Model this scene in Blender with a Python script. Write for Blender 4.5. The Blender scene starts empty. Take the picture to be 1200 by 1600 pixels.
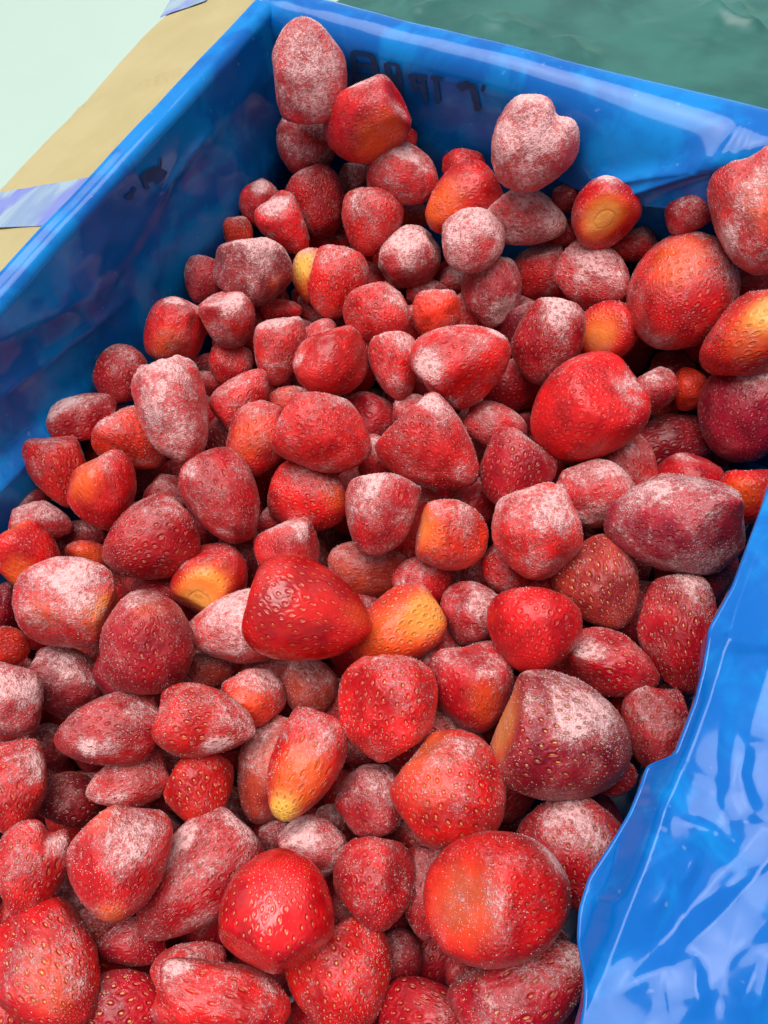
import bpy, bmesh, math, random
import numpy as np
from mathutils import Vector, Matrix, noise as mn
rng = random.Random(7)

# ------------------------------------------------------------------ camera, sky, sun, exposure
H = 0.23                                    # camera height above the rim of the box (rim is z = 0)
FOC, CX, CY = 1230.0, 600.0, 800.0          # focal length and centre in photo pixels
_a = np.array([1688., -2815., 1230.]); _a /= np.linalg.norm(_a)      # box length axis seen by the camera
_b = np.array([-3745., -1710., 1230.]); _b -= _a * _a.dot(_b); _b /= np.linalg.norm(_b)
_u = np.cross(_a, _b)
AX = np.stack([-_b, _a, _u])                # world x (right), y (away), z (up) in camera coordinates
RIGHT, DOWN, FWD = AX[:, 0].copy(), AX[:, 1].copy(), AX[:, 2].copy()
CAM = np.array([0., 0., H])

sc = bpy.context.scene
col = sc.collection
cam_data = bpy.data.cameras.new("camera")
cam = bpy.data.objects.new("camera", cam_data)
col.objects.link(cam)
m = Matrix.Identity(4)
for i in range(3):
    m[i][0], m[i][1], m[i][2], m[i][3] = RIGHT[i], -DOWN[i], -FWD[i], CAM[i]
cam.matrix_world = m
cam_data.sensor_width = 36.0
cam_data.lens = FOC / 1600.0 * 36.0
cam_data.clip_start, cam_data.clip_end = 0.01, 500.0
sc.camera = cam

SUN_ELEV, SUN_AZ = math.radians(79), math.radians(-55)   # azimuth from +y (away) towards +x (right)
world = bpy.data.worlds.new("World")
sc.world = world
world.use_nodes = True
wn, wl = world.node_tree.nodes, world.node_tree.links
sky = wn.new("ShaderNodeTexSky")
sky.sky_type = 'NISHITA'
sky.sun_disc = False
sky.sun_elevation = SUN_ELEV
sky.sun_rotation = SUN_AZ
sky.air_density = 0.7
sky.dust_density = 5.0
sky.ozone_density = 0.6
hs = wn.new("ShaderNodeHueSaturation")
hs.inputs['Saturation'].default_value = 0.15          # thin white overcast
wl.new(sky.outputs[0], hs.inputs['Color'])
wl.new(hs.outputs[0], wn['Background'].inputs[0])
wn['Background'].inputs[1].default_value = 0.064
sun_data = bpy.data.lights.new("sun", 'SUN')
sun_data.energy = 1.5
sun_data.angle = math.radians(54)
sun_data.color = (1.0, 0.98, 0.95)
sun = bpy.data.objects.new("sun", sun_data)
col.objects.link(sun)
sd = Vector((math.sin(SUN_AZ) * math.cos(SUN_ELEV), math.cos(SUN_AZ) * math.cos(SUN_ELEV), math.sin(SUN_ELEV)))
sun.rotation_euler = sd.to_track_quat('Z', 'Y').to_euler()
sc.view_settings.view_transform = 'Standard'
sc.view_settings.look = 'None'
sc.view_settings.exposure = 1.06
sc.view_settings.gamma = 1.0
sc.cycles.max_bounces = 8

# ------------------------------------------------------------------ helpers
def ray(px, py):
    return RIGHT * ((px - CX) / FOC) + DOWN * ((py - CY) / FOC) + FWD

def on_z(px, py, z):
    d = ray(px, py)
    return CAM + d * ((z - H) / d[2])

def on_plane(px, py, p0, n):
    d = ray(px, py)
    return CAM + d * (np.dot(np.array(p0) - CAM, n) / np.dot(d, n))

def link(name, mesh, mat=None, parent=None, loc=None, **props):
    o = bpy.data.objects.new(name, mesh)
    col.objects.link(o)
    if mat is not None:
        mesh.materials.append(mat)
    if parent is not None:
        o.parent = parent
    if loc is not None:
        o.location = loc
    for k, v in props.items():
        o[k] = v
    return o

def grid_mesh(name, pts, wrap_u=False, smooth=True):
    """pts: (nu, nv, 3) array"""
    nu, nv = pts.shape[:2]
    idx = np.arange(nu * nv).reshape(nu, nv)
    faces = np.stack([idx[:-1, :-1], idx[1:, :-1], idx[1:, 1:], idx[:-1, 1:]], -1).reshape(-1, 4)
    return raw_mesh(name, pts.reshape(-1, 3), faces, smooth)

def raw_mesh(name, verts, faces, smooth=True):
    me = bpy.data.meshes.new(name)
    me.from_pydata(np.asarray(verts).tolist(), [], [list(map(int, f)) for f in faces])
    if smooth:
        me.polygons.foreach_set('use_smooth', [True] * len(me.polygons))
    me.update()
    return me

def join_grids(name, grids, smooth=True):
    vs, fs, off = [], [], 0
    for pts in grids:
        nu, nv = pts.shape[:2]
        idx = np.arange(nu * nv).reshape(nu, nv) + off
        fs.append(np.stack([idx[:-1, :-1], idx[1:, :-1], idx[1:, 1:], idx[:-1, 1:]], -1).reshape(-1, 4))
        vs.append(pts.reshape(-1, 3))
        off += nu * nv
    return raw_mesh(name, np.concatenate(vs), np.concatenate(fs), smooth)

def smooth01(a, b, x):
    t = np.clip((x - a) / (b - a), 0, 1)
    return t * t * (3 - 2 * t)

def N3(P, freq, seed=0.0, octaves=1):
    """perlin noise over an (n,3) array"""
    out = np.empty(len(P))
    for i, p in enumerate(P):
        v = Vector((p[0] * freq + seed, p[1] * freq - seed * 1.7, p[2] * freq + seed * 0.6))
        out[i] = mn.noise(v) if octaves == 1 else mn.fractal(v, 1.0, 2.1, octaves)
    return out

def seg_dist(P, poly):
    """distance of (n,2) points from a polyline and the arc parameter 0..1 of the nearest point"""
    best = np.full(len(P), 1e9); par = np.zeros(len(P)); sgn = np.zeros(len(P))
    poly = np.asarray(poly, float)
    seg = np.linalg.norm(np.diff(poly, axis=0), axis=1)
    cum = np.concatenate([[0], np.cumsum(seg)]); tot = cum[-1]
    for k in range(len(poly) - 1):
        a, b = poly[k], poly[k + 1]
        ab = b - a
        t = np.clip(((P - a) @ ab) / max(ab @ ab, 1e-12), 0, 1)
        v = P - (a + t[:, None] * ab)
        d = np.linalg.norm(v, axis=1)
        w = d < best
        best[w] = d[w]; par[w] = (cum[k] + t[w] * seg[k]) / tot
        sgn[w] = np.sign(ab[0] * v[w, 1] - ab[1] * v[w, 0])
    return best, par, sgn

class NT:
    """small node-tree writer"""
    def __init__(self, name):
        self.mat = bpy.data.materials.new(name)
        self.mat.use_nodes = True
        self.t = self.mat.node_tree
        self.bsdf = self.t.nodes['Principled BSDF']
    def put(self, sock, v):
        if isinstance(v, bpy.types.NodeSocket):
            self.t.links.new(v, sock)
        elif v is not None:
            sock.default_value = v if not (isinstance(v, tuple) and len(v) == 3 and sock.type == 'RGBA') else (*v, 1.0)
    def m(self, op, a, b=None, c=None, clamp=False):
        n = self.t.nodes.new('ShaderNodeMath'); n.operation = op; n.use_clamp = clamp
        for s, v in zip(n.inputs, (a, b, c)):
            self.put(s, v)
        return n.outputs[0]
    def vm(self, op, a, b=None):
        n = self.t.nodes.new('ShaderNodeVectorMath'); n.operation = op
        self.put(n.inputs[0], a)
        if op == 'SCALE': self.put(n.inputs[3], b)
        else: self.put(n.inputs[1], b)
        return n.outputs[0]
    def noise(self, vec, scale, detail=2.0, rough=0.5, dist=0.0, out=0):
        n = self.t.nodes.new('ShaderNodeTexNoise')
        self.put(n.inputs['Vector'], vec)
        n.inputs['Scale'].default_value = scale; n.inputs['Detail'].default_value = detail
        n.inputs['Roughness'].default_value = rough; n.inputs['Distortion'].default_value = dist
        return n.outputs[out]
    def ss(self, lo, hi, x, a=0.0, b=1.0):
        n = self.t.nodes.new('ShaderNodeMapRange'); n.interpolation_type = 'SMOOTHSTEP'
        self.put(n.inputs['Value'], x)
        for k, v in zip(('From Min', 'From Max', 'To Min', 'To Max'), (lo, hi, a, b)):
            self.put(n.inputs[k], v)
        return n.outputs[0]
    def mix(self, f, a, b, blend='MIX'):
        n = self.t.nodes.new('ShaderNodeMix'); n.data_type = 'RGBA'; n.blend_type = blend
        self.put(n.inputs[0], f); self.put(n.inputs[6], a); self.put(n.inputs[7], b)
        return n.outputs[2]
    def attr(self, name, kind='GEOMETRY', out=2):
        n = self.t.nodes.new('ShaderNodeAttribute'); n.attribute_type = kind; n.attribute_name = name
        return n.outputs[out]
    def sep(self, c):
        n = self.t.nodes.new('ShaderNodeSeparateXYZ'); self.put(n.inputs[0], c)
        return n.outputs
    def comb(self, x, y, z=0.0):
        n = self.t.nodes.new('ShaderNodeCombineXYZ')
        for s, v in zip(n.inputs, (x, y, z)): self.put(s, v)
        return n.outputs[0]
    def objco(self):
        return self.t.nodes.new('ShaderNodeTexCoord').outputs['Object']
    def bump(self, h, dist, strength=1.0, normal=None):
        n = self.t.nodes.new('ShaderNodeBump')
        self.put(n.inputs['Height'], h); n.inputs['Distance'].default_value = dist
        self.put(n.inputs['Strength'], strength)
        if normal is not None: self.put(n.inputs['Normal'], normal)
        return n.outputs[0]
    def set(self, **kw):
        for k, v in kw.items():
            self.put(self.bsdf.inputs[k.replace('_', ' ')], v)

# ------------------------------------------------------------------ materials
def berry_material():
    n = NT("frozen_strawberry_skin")
    oc = n.objco()
    info = n.t.nodes.new('ShaderNodeObjectInfo')
    P = n.vm('ADD', oc, n.vm('SCALE', (3.1, 1.7, 2.3), info.outputs['Random']))
    frost = n.attr('frost', 'OBJECT'); seedy = n.attr('seedy', 'OBJECT')
    wet = n.attr('wet', 'OBJECT'); scar = n.attr('scar', 'OBJECT')
    sp = n.sep(n.attr('spots', 'GEOMETRY', 0))
    tpos = n.attr('tpos')
    base0 = info.outputs['Color']
    n1 = n.noise(P, 85, 4, .6)
    n2 = n.noise(n.vm('ADD', P, (.37, .11, .9)), 150, 4, .6)
    n3 = n.noise(n.vm('ADD', P, (.7, .2, .1)), 75, 4, .55, .4)
    streak = n.noise(n.vm('MULTIPLY', P, (1.0, 1.0, .25)), 420, 2, .5)
    deep = n.mix(1.0, base0, (.66, .45, .70), 'MULTIPLY')
    warm = n.mix(1.0, base0, (1.22, 1.2, 1.1), 'MULTIPLY')
    c = n.mix(n.ss(.34, .66, n1), deep, warm)
    c = n.mix(n.m('MULTIPLY', n.ss(.45, .75, streak), .18), c, warm)
    # unripe orange and cream patches
    of = n.m('MULTIPLY', sp[0], n.ss(.1, .75, n.m('ADD', n2, n.m('MULTIPLY', sp[0], .3))), clamp=True)
    c = n.mix(n.m('MULTIPLY', of, .85), c, (.78, .105, .014))
    yf = n.m('MULTIPLY', sp[1], n.ss(.05, .65, n.m('ADD', n2, n.m('MULTIPLY', sp[1], .25))), clamp=True)
    c = n.mix(yf, c, (.82, .43, .07))
    # hulled end: pale scar with a core ring
    tw = n.m('ADD', tpos, n.m('MULTIPLY', n.m('SUBTRACT', n2, .5), .10))
    scm = n.m('MULTIPLY', n.ss(.27, .13, tw), scar)
    c = n.mix(scm, c, n.mix(n.ss(.06, .2, tw), (.88, .36, .07), (.82, .14, .02)))
    ring = n.m('MULTIPLY', n.ss(.022, .0, n.m('ABSOLUTE', n.m('SUBTRACT', tw, .075))), scar)
    c = n.mix(n.m('MULTIPLY', ring, .35), c, (.72, .20, .03))
    # achenes on a quincunx lattice
    uvn = n.t.nodes.new('ShaderNodeUVMap'); uvn.uv_map = 'lattice'
    jit = n.vm('SCALE', n.vm('SUBTRACT', n.noise(P, 70, 1, .5, 0, 1), (.5, .5, .5)), .9)
    uv = n.sep(n.vm('ADD', uvn.outputs[0], jit))
    p_ = n.m('ADD', uv[0], uv[1]); q_ = n.m('SUBTRACT', uv[0], uv[1])
    pq = n.comb(p_, q_)
    vor = n.t.nodes.new('ShaderNodeTexVoronoi'); vor.voronoi_dimensions = '2D'; vor.feature = 'F1'
    n.put(vor.inputs['Vector'], pq); vor.inputs['Scale'].default_value = 1.0
    vor.inputs['Randomness'].default_value = .30
    dv = n.sep(n.vm('SUBTRACT', pq, vor.outputs['Position']))
    dU = n.m('MULTIPLY', n.m('ADD', dv[0], dv[1]), .5); dV = n.m('MULTIPLY', n.m('SUBTRACT', dv[0], dv[1]), .5)
    def ell(k):
        a = n.m('MULTIPLY', dU, k)
        return n.m('SQRT', n.m('ADD', n.m('MULTIPLY', a, a), n.m('MULTIPLY', dV, dV)))
    es, ep = ell(1.65), ell(1.25)
    noscar = n.m('SUBTRACT', 1.0, n.ss(.24, .15, tw))
    hsh = n.sep(vor.outputs['Color'])
    keep = n.m('GREATER_THAN', hsh[2], .12)
    ok = n.m('MULTIPLY', noscar, keep)
    vis = n.m('ADD', .42, n.m('ABSOLUTE', seedy), clamp=True)
    ok = n.m('MULTIPLY', ok, vis)
    seed = n.m('MULTIPLY', n.ss(.112, .075, es), ok)
    pit = n.m('MULTIPLY', n.ss(.24, .08, ep), ok)
    swell = n.m('MULTIPLY', n.ss(.5, .25, ep), ok)
    # frost: fine crystals in patches, rubbed off in the achene pits
    nf = n.noise(P, 1500, 2, .6)
    nm = n.noise(P, 560, 3, .6, .3)
    cc = n.m('ADD', n.m('MULTIPLY', n.m('SUBTRACT', n.m('ADD', n.m('MULTIPLY', nm, .55), n.m('MULTIPLY', nf, .45)), .5), 2.6), .5)
    F = n.m('ADD', n.m('ADD', n.m('MULTIPLY', frost, .62), n.m('MULTIPLY', n.m('MULTIPLY', frost, frost), .45)), n.m('MULTIPLY', n.m('SUBTRACT', n3, .52), 1.8))
    F = n.m('ADD', F, n.m('MULTIPLY', sp[2], .75))
    geo = n.t.nodes.new('ShaderNodeNewGeometry')
    dotn = n.t.nodes.new('ShaderNodeVectorMath'); dotn.operation = 'DOT_PRODUCT'
    n.put(dotn.inputs[0], geo.outputs['Normal']); dotn.inputs[1].default_value = (-.1, .62, .78)
    F = n.m('ADD', F, n.m('MULTIPLY', n.ss(.35, .98, dotn.outputs['Value']), .30))      # frost settles on the upper, far sides
    F = n.m('MINIMUM', n.m('SUBTRACT', F, .12), .95)
    fmask = n.ss(-.14, .46, n.m('SUBTRACT', F, n.m('SUBTRACT', 1.0, cc)))
    haze = n.m('MULTIPLY', n.m('MULTIPLY', n.m('POWER', n.m('MAXIMUM', F, 0.0), 1.6), .72), n.m('SUBTRACT', 1.0, n.m('MULTIPLY', pit, .85)), clamp=True)
    fm = n.m('MULTIPLY', fmask, .58)
    fm = n.m('MULTIPLY', fm, n.m('SUBTRACT', 1.0, n.m('MULTIPLY', pit, .7)))
    fm = n.m('MULTIPLY', fm, n.ss(.0, .12, frost))
    scol = n.mix(n.m('MULTIPLY', seedy, n.m('ADD', .55, n.m('MULTIPLY', hsh[0], .6)), clamp=True), (.40, .035, .02), (.74, .40, .09))
    c = n.mix(n.m('MULTIPLY', seed, .9), c, scol)
    c = n.mix(haze, c, (.80, .20, .20))
    c = n.mix(fm, c, (.95, .68, .66))
    spk = n.m('MULTIPLY', n.ss(.655, .70, n.noise(n.vm('ADD', P, (.21, .4, .15)), 1300, 1, .6)), n.m('SUBTRACT', 1.0, wet))
    c = n.mix(n.m('MULTIPLY', spk, n.m('ADD', .08, n.m('MULTIPLY', F, .28), clamp=True)), c, (.94, .82, .80))
    rough = n.m('ADD', .36, n.m('MULTIPLY', fmask, .32))
    rough = n.m('ADD', n.m('MULTIPLY', rough, n.m('SUBTRACT', 1.0, wet)), n.m('MULTIPLY', wet, .13))
    h = n.m('MULTIPLY', pit, -.62)
    h = n.m('ADD', h, n.m('MULTIPLY', seed, .60))
    h = n.m('ADD', h, n.m('MULTIPLY', swell, .25))
    h = n.m('ADD', h, n.m('MULTIPLY', n.m('MULTIPLY', n.m('ADD', nf, nm), fmask), .75))
    h = n.m('ADD', h, n.m('MULTIPLY', n2, .55))
    h = n.m('ADD', h, n.m('MULTIPLY', n.noise(P, 300, 3, .6), .38))
    h = n.m('ADD', h, n.m('MULTIPLY', ring, -.25))
    bs = n.m('SUBTRACT', .85, n.m('MULTIPLY', wet, .35))
    n.set(Base_Color=c, Roughness=rough, Normal=n.bump(h, .0008, bs), Subsurface_Weight=.16,
          Subsurface_Radius=(1.0, .22, .18), Subsurface_Scale=.003, Specular_IOR_Level=n.m('ADD', .30, n.m('MULTIPLY', wet, .22)),
          Sheen_Weight=n.m('MULTIPLY', frost, .16), Sheen_Roughness=.35, Sheen_Tint=(1.0, .86, .85), Coat_Weight=n.m('MULTIPLY', wet, .1), Coat_Roughness=.1)
    return n.mat

def liner_material():
    n = NT("blue_film")
    P = n.objco()
    cl = n.noise(P, 16, 4, .55, 1.2)
    cl2 = n.noise(P, 55, 4, .6, .8)
    k = n.m('ADD', n.m('MULTIPLY', cl, .75), n.m('MULTIPLY', cl2, .25))
    c = n.mix(n.ss(.44, .57, k), (.003, .110, .42), (.003, .195, .56))
    fine = n.noise(P, 900, 2, .5)
    speck = n.ss(.74, .80, n.noise(P, 260, 1, .5))
    c = n.mix(n.m('MULTIPLY', speck, .12), c, (.5, .6, .75))
    h = n.m('ADD', n.m('MULTIPLY', n.noise(P, 38, 3, .5, 1.5), 1.0), n.m('MULTIPLY', n.noise(P, 130, 2, .5, 1.0), .22))
    h = n.m('ADD', h, n.m('MULTIPLY', fine, .006))
    n.set(Base_Color=c, Roughness=n.m('ADD', .06, n.m('MULTIPLY', cl2, .12)), Normal=n.bump(h, .0003, .2), Specular_IOR_Level=.29)
    return n.mat

def teal_material():
    n = NT("green_film")
    P = n.objco()
    cl = n.noise(P, 14, 5, .6, 1.4)
    c = n.mix(n.ss(.35, .65, cl), (.012, .088, .076), (.026, .135, .115))
    h = n.noise(P, 60, 2, .5)
    n.set(Base_Color=c, Roughness=n.m('ADD', .28, n.m('MULTIPLY', cl, .2)), Normal=n.bump(h, .0008, .3), Specular_IOR_Level=.4)
    return n.mat

def card_material():
    n = NT("straw_cardboard")
    P = n.objco()
    a = n.noise(P, 18, 4, .6); b = n.noise(n.vm('MULTIPLY', P, (1.0, .15, 1.0)), 700, 2, .5); s = n.noise(P, 500, 2, .6)
    c = n.mix(n.ss(.3, .7, a), (.375, .305, .140), (.42, .345, .170))
    c = n.mix(n.m('MULTIPLY', n.ss(.55, .75, b), .14), c, (.50, .38, .18))
    c = n.mix(n.m('MULTIPLY', n.ss(.68, .76, s), .25), c, (.42, .32, .16))
    n.set(Base_Color=c, Roughness=.7, Normal=n.bump(n.m('ADD', b, n.m('MULTIPLY', a, 3)), .0004, .5))
    return n.mat

def floor_material():
    n = NT("mint_floor_paint")
    P = n.objco()
    a = n.noise(P, 2.2, 4, .6); b = n.noise(P, 40, 4, .6)
    c = n.mix(n.ss(.3, .7, a), (.345, .465, .400), (.37, .49, .43))
    c = n.mix(n.m('MULTIPLY', n.ss(.55, .8, b), .15), c, (.31, .41, .36))
    n.set(Base_Color=c, Roughness=.45, Normal=n.bump(b, .0008, .3))
    return n.mat

def tape_material():
    n = NT("translucent_tape")
    P = n.objco()
    w = n.noise(n.vm('MULTIPLY', P, (1.6, .35, 1.0)), 40, 4, .6, .8)
    v = n.noise(n.vm('MULTIPLY', n.vm('ADD', P, (.3, .2, 0)), (1.0, .5, 1.0)), 40, 3, .5, .5)
    c = n.mix(n.ss(.35, .6, w), (.20, .29, .47), (.31, .41, .50))
    c = n.mix(n.m('MULTIPLY', n.ss(.43, .57, v), .9), c, (.15, .17, .55))
    n.set(Base_Color=c, Roughness=.22, Normal=n.bump(w, .0012, .6))
    return n.mat

def ink_material():
    n = NT("dark_print")
    P = n.objco()
    c = n.mix(n.ss(.35, .65, n.noise(P, 160, 4, .6)), (.008, .050, .13), (.008, .070, .22))
    n.set(Base_Color=c, Roughness=.5, Specular_IOR_Level=.25)
    return n.mat

def crystal_material():
    n = NT("frost_crystals")
    n.set(Base_Color=(.93, .80, .80, 1.0), Roughness=.45, Specular_IOR_Level=.5, Transmission_Weight=.25, IOR=1.31)
    return n.mat
MX = crystal_material()
MB, ML, MT, MC, MF, MP, MI = (berry_material(), liner_material(), teal_material(), card_material(),
                              floor_material(), tape_material(), ink_material())

from mathutils.geometry import delaunay_2d_cdt
def crumple(P, lo, hi, n, amp, seed, stretch=1.0, ang=0.0):
    """piecewise-flat relief over (n,2) points: a triangulated scatter of random heights, like creased film"""
    r = random.Random(seed)
    c_, s_ = math.cos(math.radians(ang)), math.sin(math.radians(ang))
    R2 = np.array([[c_, s_], [-s_, c_]])
    Q = P @ R2.T; Q[:, 0] /= stretch
    cor = np.array([[lo[0], lo[1]], [hi[0], lo[1]], [hi[0], hi[1]], [lo[0], hi[1]]]) @ R2.T; cor[:, 0] /= stretch
    a, b = cor.min(0) - .03, cor.max(0) + .03
    pts = [Vector((r.uniform(a[0], b[0]), r.uniform(a[1], b[1]))) for _ in range(n)] + [Vector(q) for q in ((a[0], a[1]), (b[0], a[1]), (b[0], b[1]), (a[0], b[1]))]
    vs, _, fs, *_ = delaunay_2d_cdt(pts, [], [], 0, 1e-7)
    hts = [r.uniform(-1, 1) * amp for _ in vs]
    out = np.zeros(len(Q))
    for f in fs:
        A, B, C = (np.array(vs[i]) for i in f)
        det = (B[1] - C[1]) * (A[0] - C[0]) + (C[0] - B[0]) * (A[1] - C[1])
        if abs(det) < 1e-12: continue
        l1 = ((B[1] - C[1]) * (Q[:, 0] - C[0]) + (C[0] - B[0]) * (Q[:, 1] - C[1])) / det
        l2 = ((C[1] - A[1]) * (Q[:, 0] - C[0]) + (A[0] - C[0]) * (Q[:, 1] - C[1])) / det
        l3 = 1 - l1 - l2
        w = (l1 >= -1e-6) & (l2 >= -1e-6) & (l3 >= -1e-6)
        out[w] = l1[w] * hts[f[0]] + l2[w] * hts[f[1]] + l3[w] * hts[f[2]]
    return out

# ------------------------------------------------------------------ floor
XL, XLo = -1.127 * H, -1.180 * H
YB, YBo = 1.330 * H, 1.445 * H
XR, YF, ZB = 0.25 * H, -0.95 * H, -0.93 * H
fl = []
NX = 40
gx = np.sign(np.linspace(-1, 1, NX)) * np.abs(np.linspace(-1, 1, NX)) ** 3 * 60
pts = np.zeros((NX, NX, 3)); pts[:, :, 0] = gx[:, None]; pts[:, :, 1] = gx[None, :]; pts[:, :, 2] = ZB - .012
link("floor", grid_mesh("floor", pts), MF, kind='structure')

# ------------------------------------------------------------------ carton
box = bpy.data.objects.new("cardboard_box", None); col.objects.link(box)
box.location = (0, 0, 0)
box["label"] = "straw-coloured cardboard box holding the strawberries, its side flap folded out at left"
box["category"] = "box"

def panel(name, x0, x1, y0, y1, z0, z1, parent=box, mat=MC):
    bm = bmesh.new()
    bmesh.ops.create_cube(bm, size=1.0)
    for v in bm.verts:
        v.co = Vector(((x0 + x1) / 2 + v.co.x * (x1 - x0), (y0 + y1) / 2 + v.co.y * (y1 - y0), (z0 + z1) / 2 + v.co.z * (z1 - z0)))
    bmesh.ops.bevel(bm, geom=bm.edges[:], offset=.001, segments=1, affect='EDGES')
    me = bpy.data.meshes.new(name); bm.to_mesh(me); bm.free()
    return link(name, me, mat, parent)

PT = .004
panel("side_panel", XLo + .002, XLo + .002 + PT, YF - .01, YBo - .004, ZB - .008, -.006)
panel("side_panel", XR + .010, XR + .010 + PT, YF - .01, YBo - .004, ZB - .008, -.016)
panel("end_panel", XLo + .008, XR + .009, YBo - .010, YBo - .010 + PT, ZB - .008, -.010)
panel("end_panel", XLo + .008, XR + .009, YF - .014, YF - .014 + PT, ZB - .008, -.010)
panel("bottom_panel", XLo + .009, XR + .009, YF - .008, YBo - .012, ZB - .0075, ZB - .0035)

def slab(name, top, th, mat, parent, smooth=True):
    """closed sheet: a top grid, its copy th below along -z, and the four edges"""
    low = top.copy(); low[:, :, 2] -= th
    def strip(a, b): return np.stack([a, b], 1)
    gs = [top, low[::-1], strip(top[:, 0], low[:, 0])[::-1], strip(top[:, -1], low[:, -1]), strip(top[0], low[0]), strip(top[-1], low[-1])[::-1]]
    return link(name, join_grids(name, gs, smooth), mat, parent)

FS = .35
FN = np.array([-FS, 0, 1.0]); FN /= np.linalg.norm(FN)
FP = np.array([XLo + .001, 0, -.012])
edge_px = [(-260, 585), (-120, 425), (0, 296), (60, 234), (119, 172), (122, 167), (127, 165.5), (134, 165), (137, 157), (180, 106), (221, 60), (259, 26), (277, 2), (330, -62), (420, -165)]
ew = np.array([on_plane(x, y, FP, FN) for x, y in edge_px])
ew = ew[np.argsort(ew[:, 1])]
ys = np.unique(np.concatenate([np.linspace(YF, YBo + .06, 150), ew[(ew[:, 1] > YF) & (ew[:, 1] < YBo + .06), 1]]))
ex = np.interp(ys, ew[:, 1], ew[:, 0])
tt = np.linspace(0, 1, 26)
top = np.zeros((len(ys), 26, 3))
top[:, :, 0] = FP[0] + (ex[:, None] - FP[0]) * tt[None, :]
top[:, :, 1] = ys[:, None]
crease = np.array([on_plane(x, y, FP, FN)[:2] for x, y in [(206, 141), (235, 131), (262, 122), (283, 111), (300, 100)]])
flat = top[:, :, :2].reshape(-1, 2)
d, par, sg = seg_dist(flat, crease)
hh = .0045 * np.exp(-d / .0035) * np.sin(np.pi * np.clip(par, .02, 1)) * np.where(sg > 0, 1, -.5)
hh += .0012 * N3(np.c_[flat, np.zeros(len(flat))], 22, 3.0, 2)
top[:, :, 2] = FP[2] - FS * (FP[0] - top[:, :, 0]) + hh.reshape(len(ys), 26)
slab("flap", top, .003, MC, box)

def flap_strip(name, quad_px, lift, nu=30, nv=12, seed=0.):
    a, b, c, d_ = [on_plane(x, y, FP, FN) for x, y in quad_px]
    u = np.linspace(0, 1, nu)[:, None, None]; v = np.linspace(0, 1, nv)[None, :, None]
    g = (a * (1 - u) + b * u) * (1 - v) + (d_ * (1 - u) + c * u) * v
    f = g.reshape(-1, 3)
    wv = .0005 * np.abs(N3(f, 55, seed, 2))
    g = g + FN * (lift + wv.reshape(nu, nv, 1))
    return slab(name, g, .0002, MP, box)

t1 = flap_strip("packing_tape", [(-90, 318), (165, 275), (112, 353), (-110, 361)], .0006, seed=2.)
t1["label"] = "translucent bluish packing tape crossing the lower end of the flap"
t2 = flap_strip("packing_tape", [(251, 29), (322, 3), (420, -100), (320, -90)], .0006, seed=5.)
t2["label"] = "translucent bluish packing tape at the far end of the flap"

# far and right flaps lie folded out underneath the films
u = np.linspace(0, 1, 20)
def flat_flap(x0, x1, y0, y1, zf, seed):
    g = np.zeros((20, 20, 3)); g[:, :, 0] = (x0 + (x1 - x0) * u)[:, None]; g[:, :, 1] = (y0 + (y1 - y0) * u)[None, :]
    g[:, :, 2] = zf(g[:, :, 0], g[:, :, 1]) + .0008 * N3(g.reshape(-1, 3), 20, seed).reshape(20, 20)
    return slab("flap", g, .003, MC, box)
BS = .22
flat_flap(XLo + .03, XR, YBo + .001, YBo + .20, lambda x, y: -.018 - BS * (y - YBo), 1.)
flat_flap(XR + .014, XR + .17, YF, YBo - .02, lambda x, y: -.020 - .12 * (x - XR), 2.)

# ------------------------------------------------------------------ blue liner bag
def world2(pl, p0, n, ax):
    w = np.array([on_plane(x, y, p0, n) for x, y in pl])
    return w[:, list(ax)]
nx, ny = np.array([1., 0, 0]), np.array([0, 1., 0])
LF = [  # folds on the left wall (pixels, height towards the inside, width)
    (world2([(-60, 762), (0, 708), (60, 655), (110, 616), (165, 574)], (XL, 0, 0), nx, (1, 2)), .0015, .0020),
    (world2([(322, 208), (295, 245), (270, 285), (250, 325)], (XL, 0, 0), nx, (1, 2)), .0012, .0016),
    (world2([(-80, 560), (60, 500), (180, 440)], (XL, 0, 0), nx, (1, 2)), .0022, .009),
    (world2([(-40, 640), (80, 560), (200, 470)], (XL, 0, 0), nx, (1, 2)), .0015, .004),
]
BF = [
    (world2([(940, 253), (1000, 247), (1080, 238), (1135, 226), (1158, 200), (1172, 172)], (0, YB, 0), ny, (0, 2)), .0030, .0022),
    (world2([(960, 268), (1010, 262), (1060, 250), (1120, 236), (1200, 218), (1300, 195)], (0, YB, 0), ny, (0, 2)), .0040, .0030),
    (world2([(1166, 222), (1172, 200), (1178, 176)], (0, YB, 0), ny, (0, 2)), .0022, .0018),
    (world2([(1095, 180), (1140, 172), (1180, 176)], (0, YB, 0), ny, (0, 2)), .0018, .0018),
]
pouch = world2([(800, 252), (900, 272), (1000, 284), (1110, 297), (1300, 312)], (0, YB, 0), ny, (0, 2))
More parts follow.
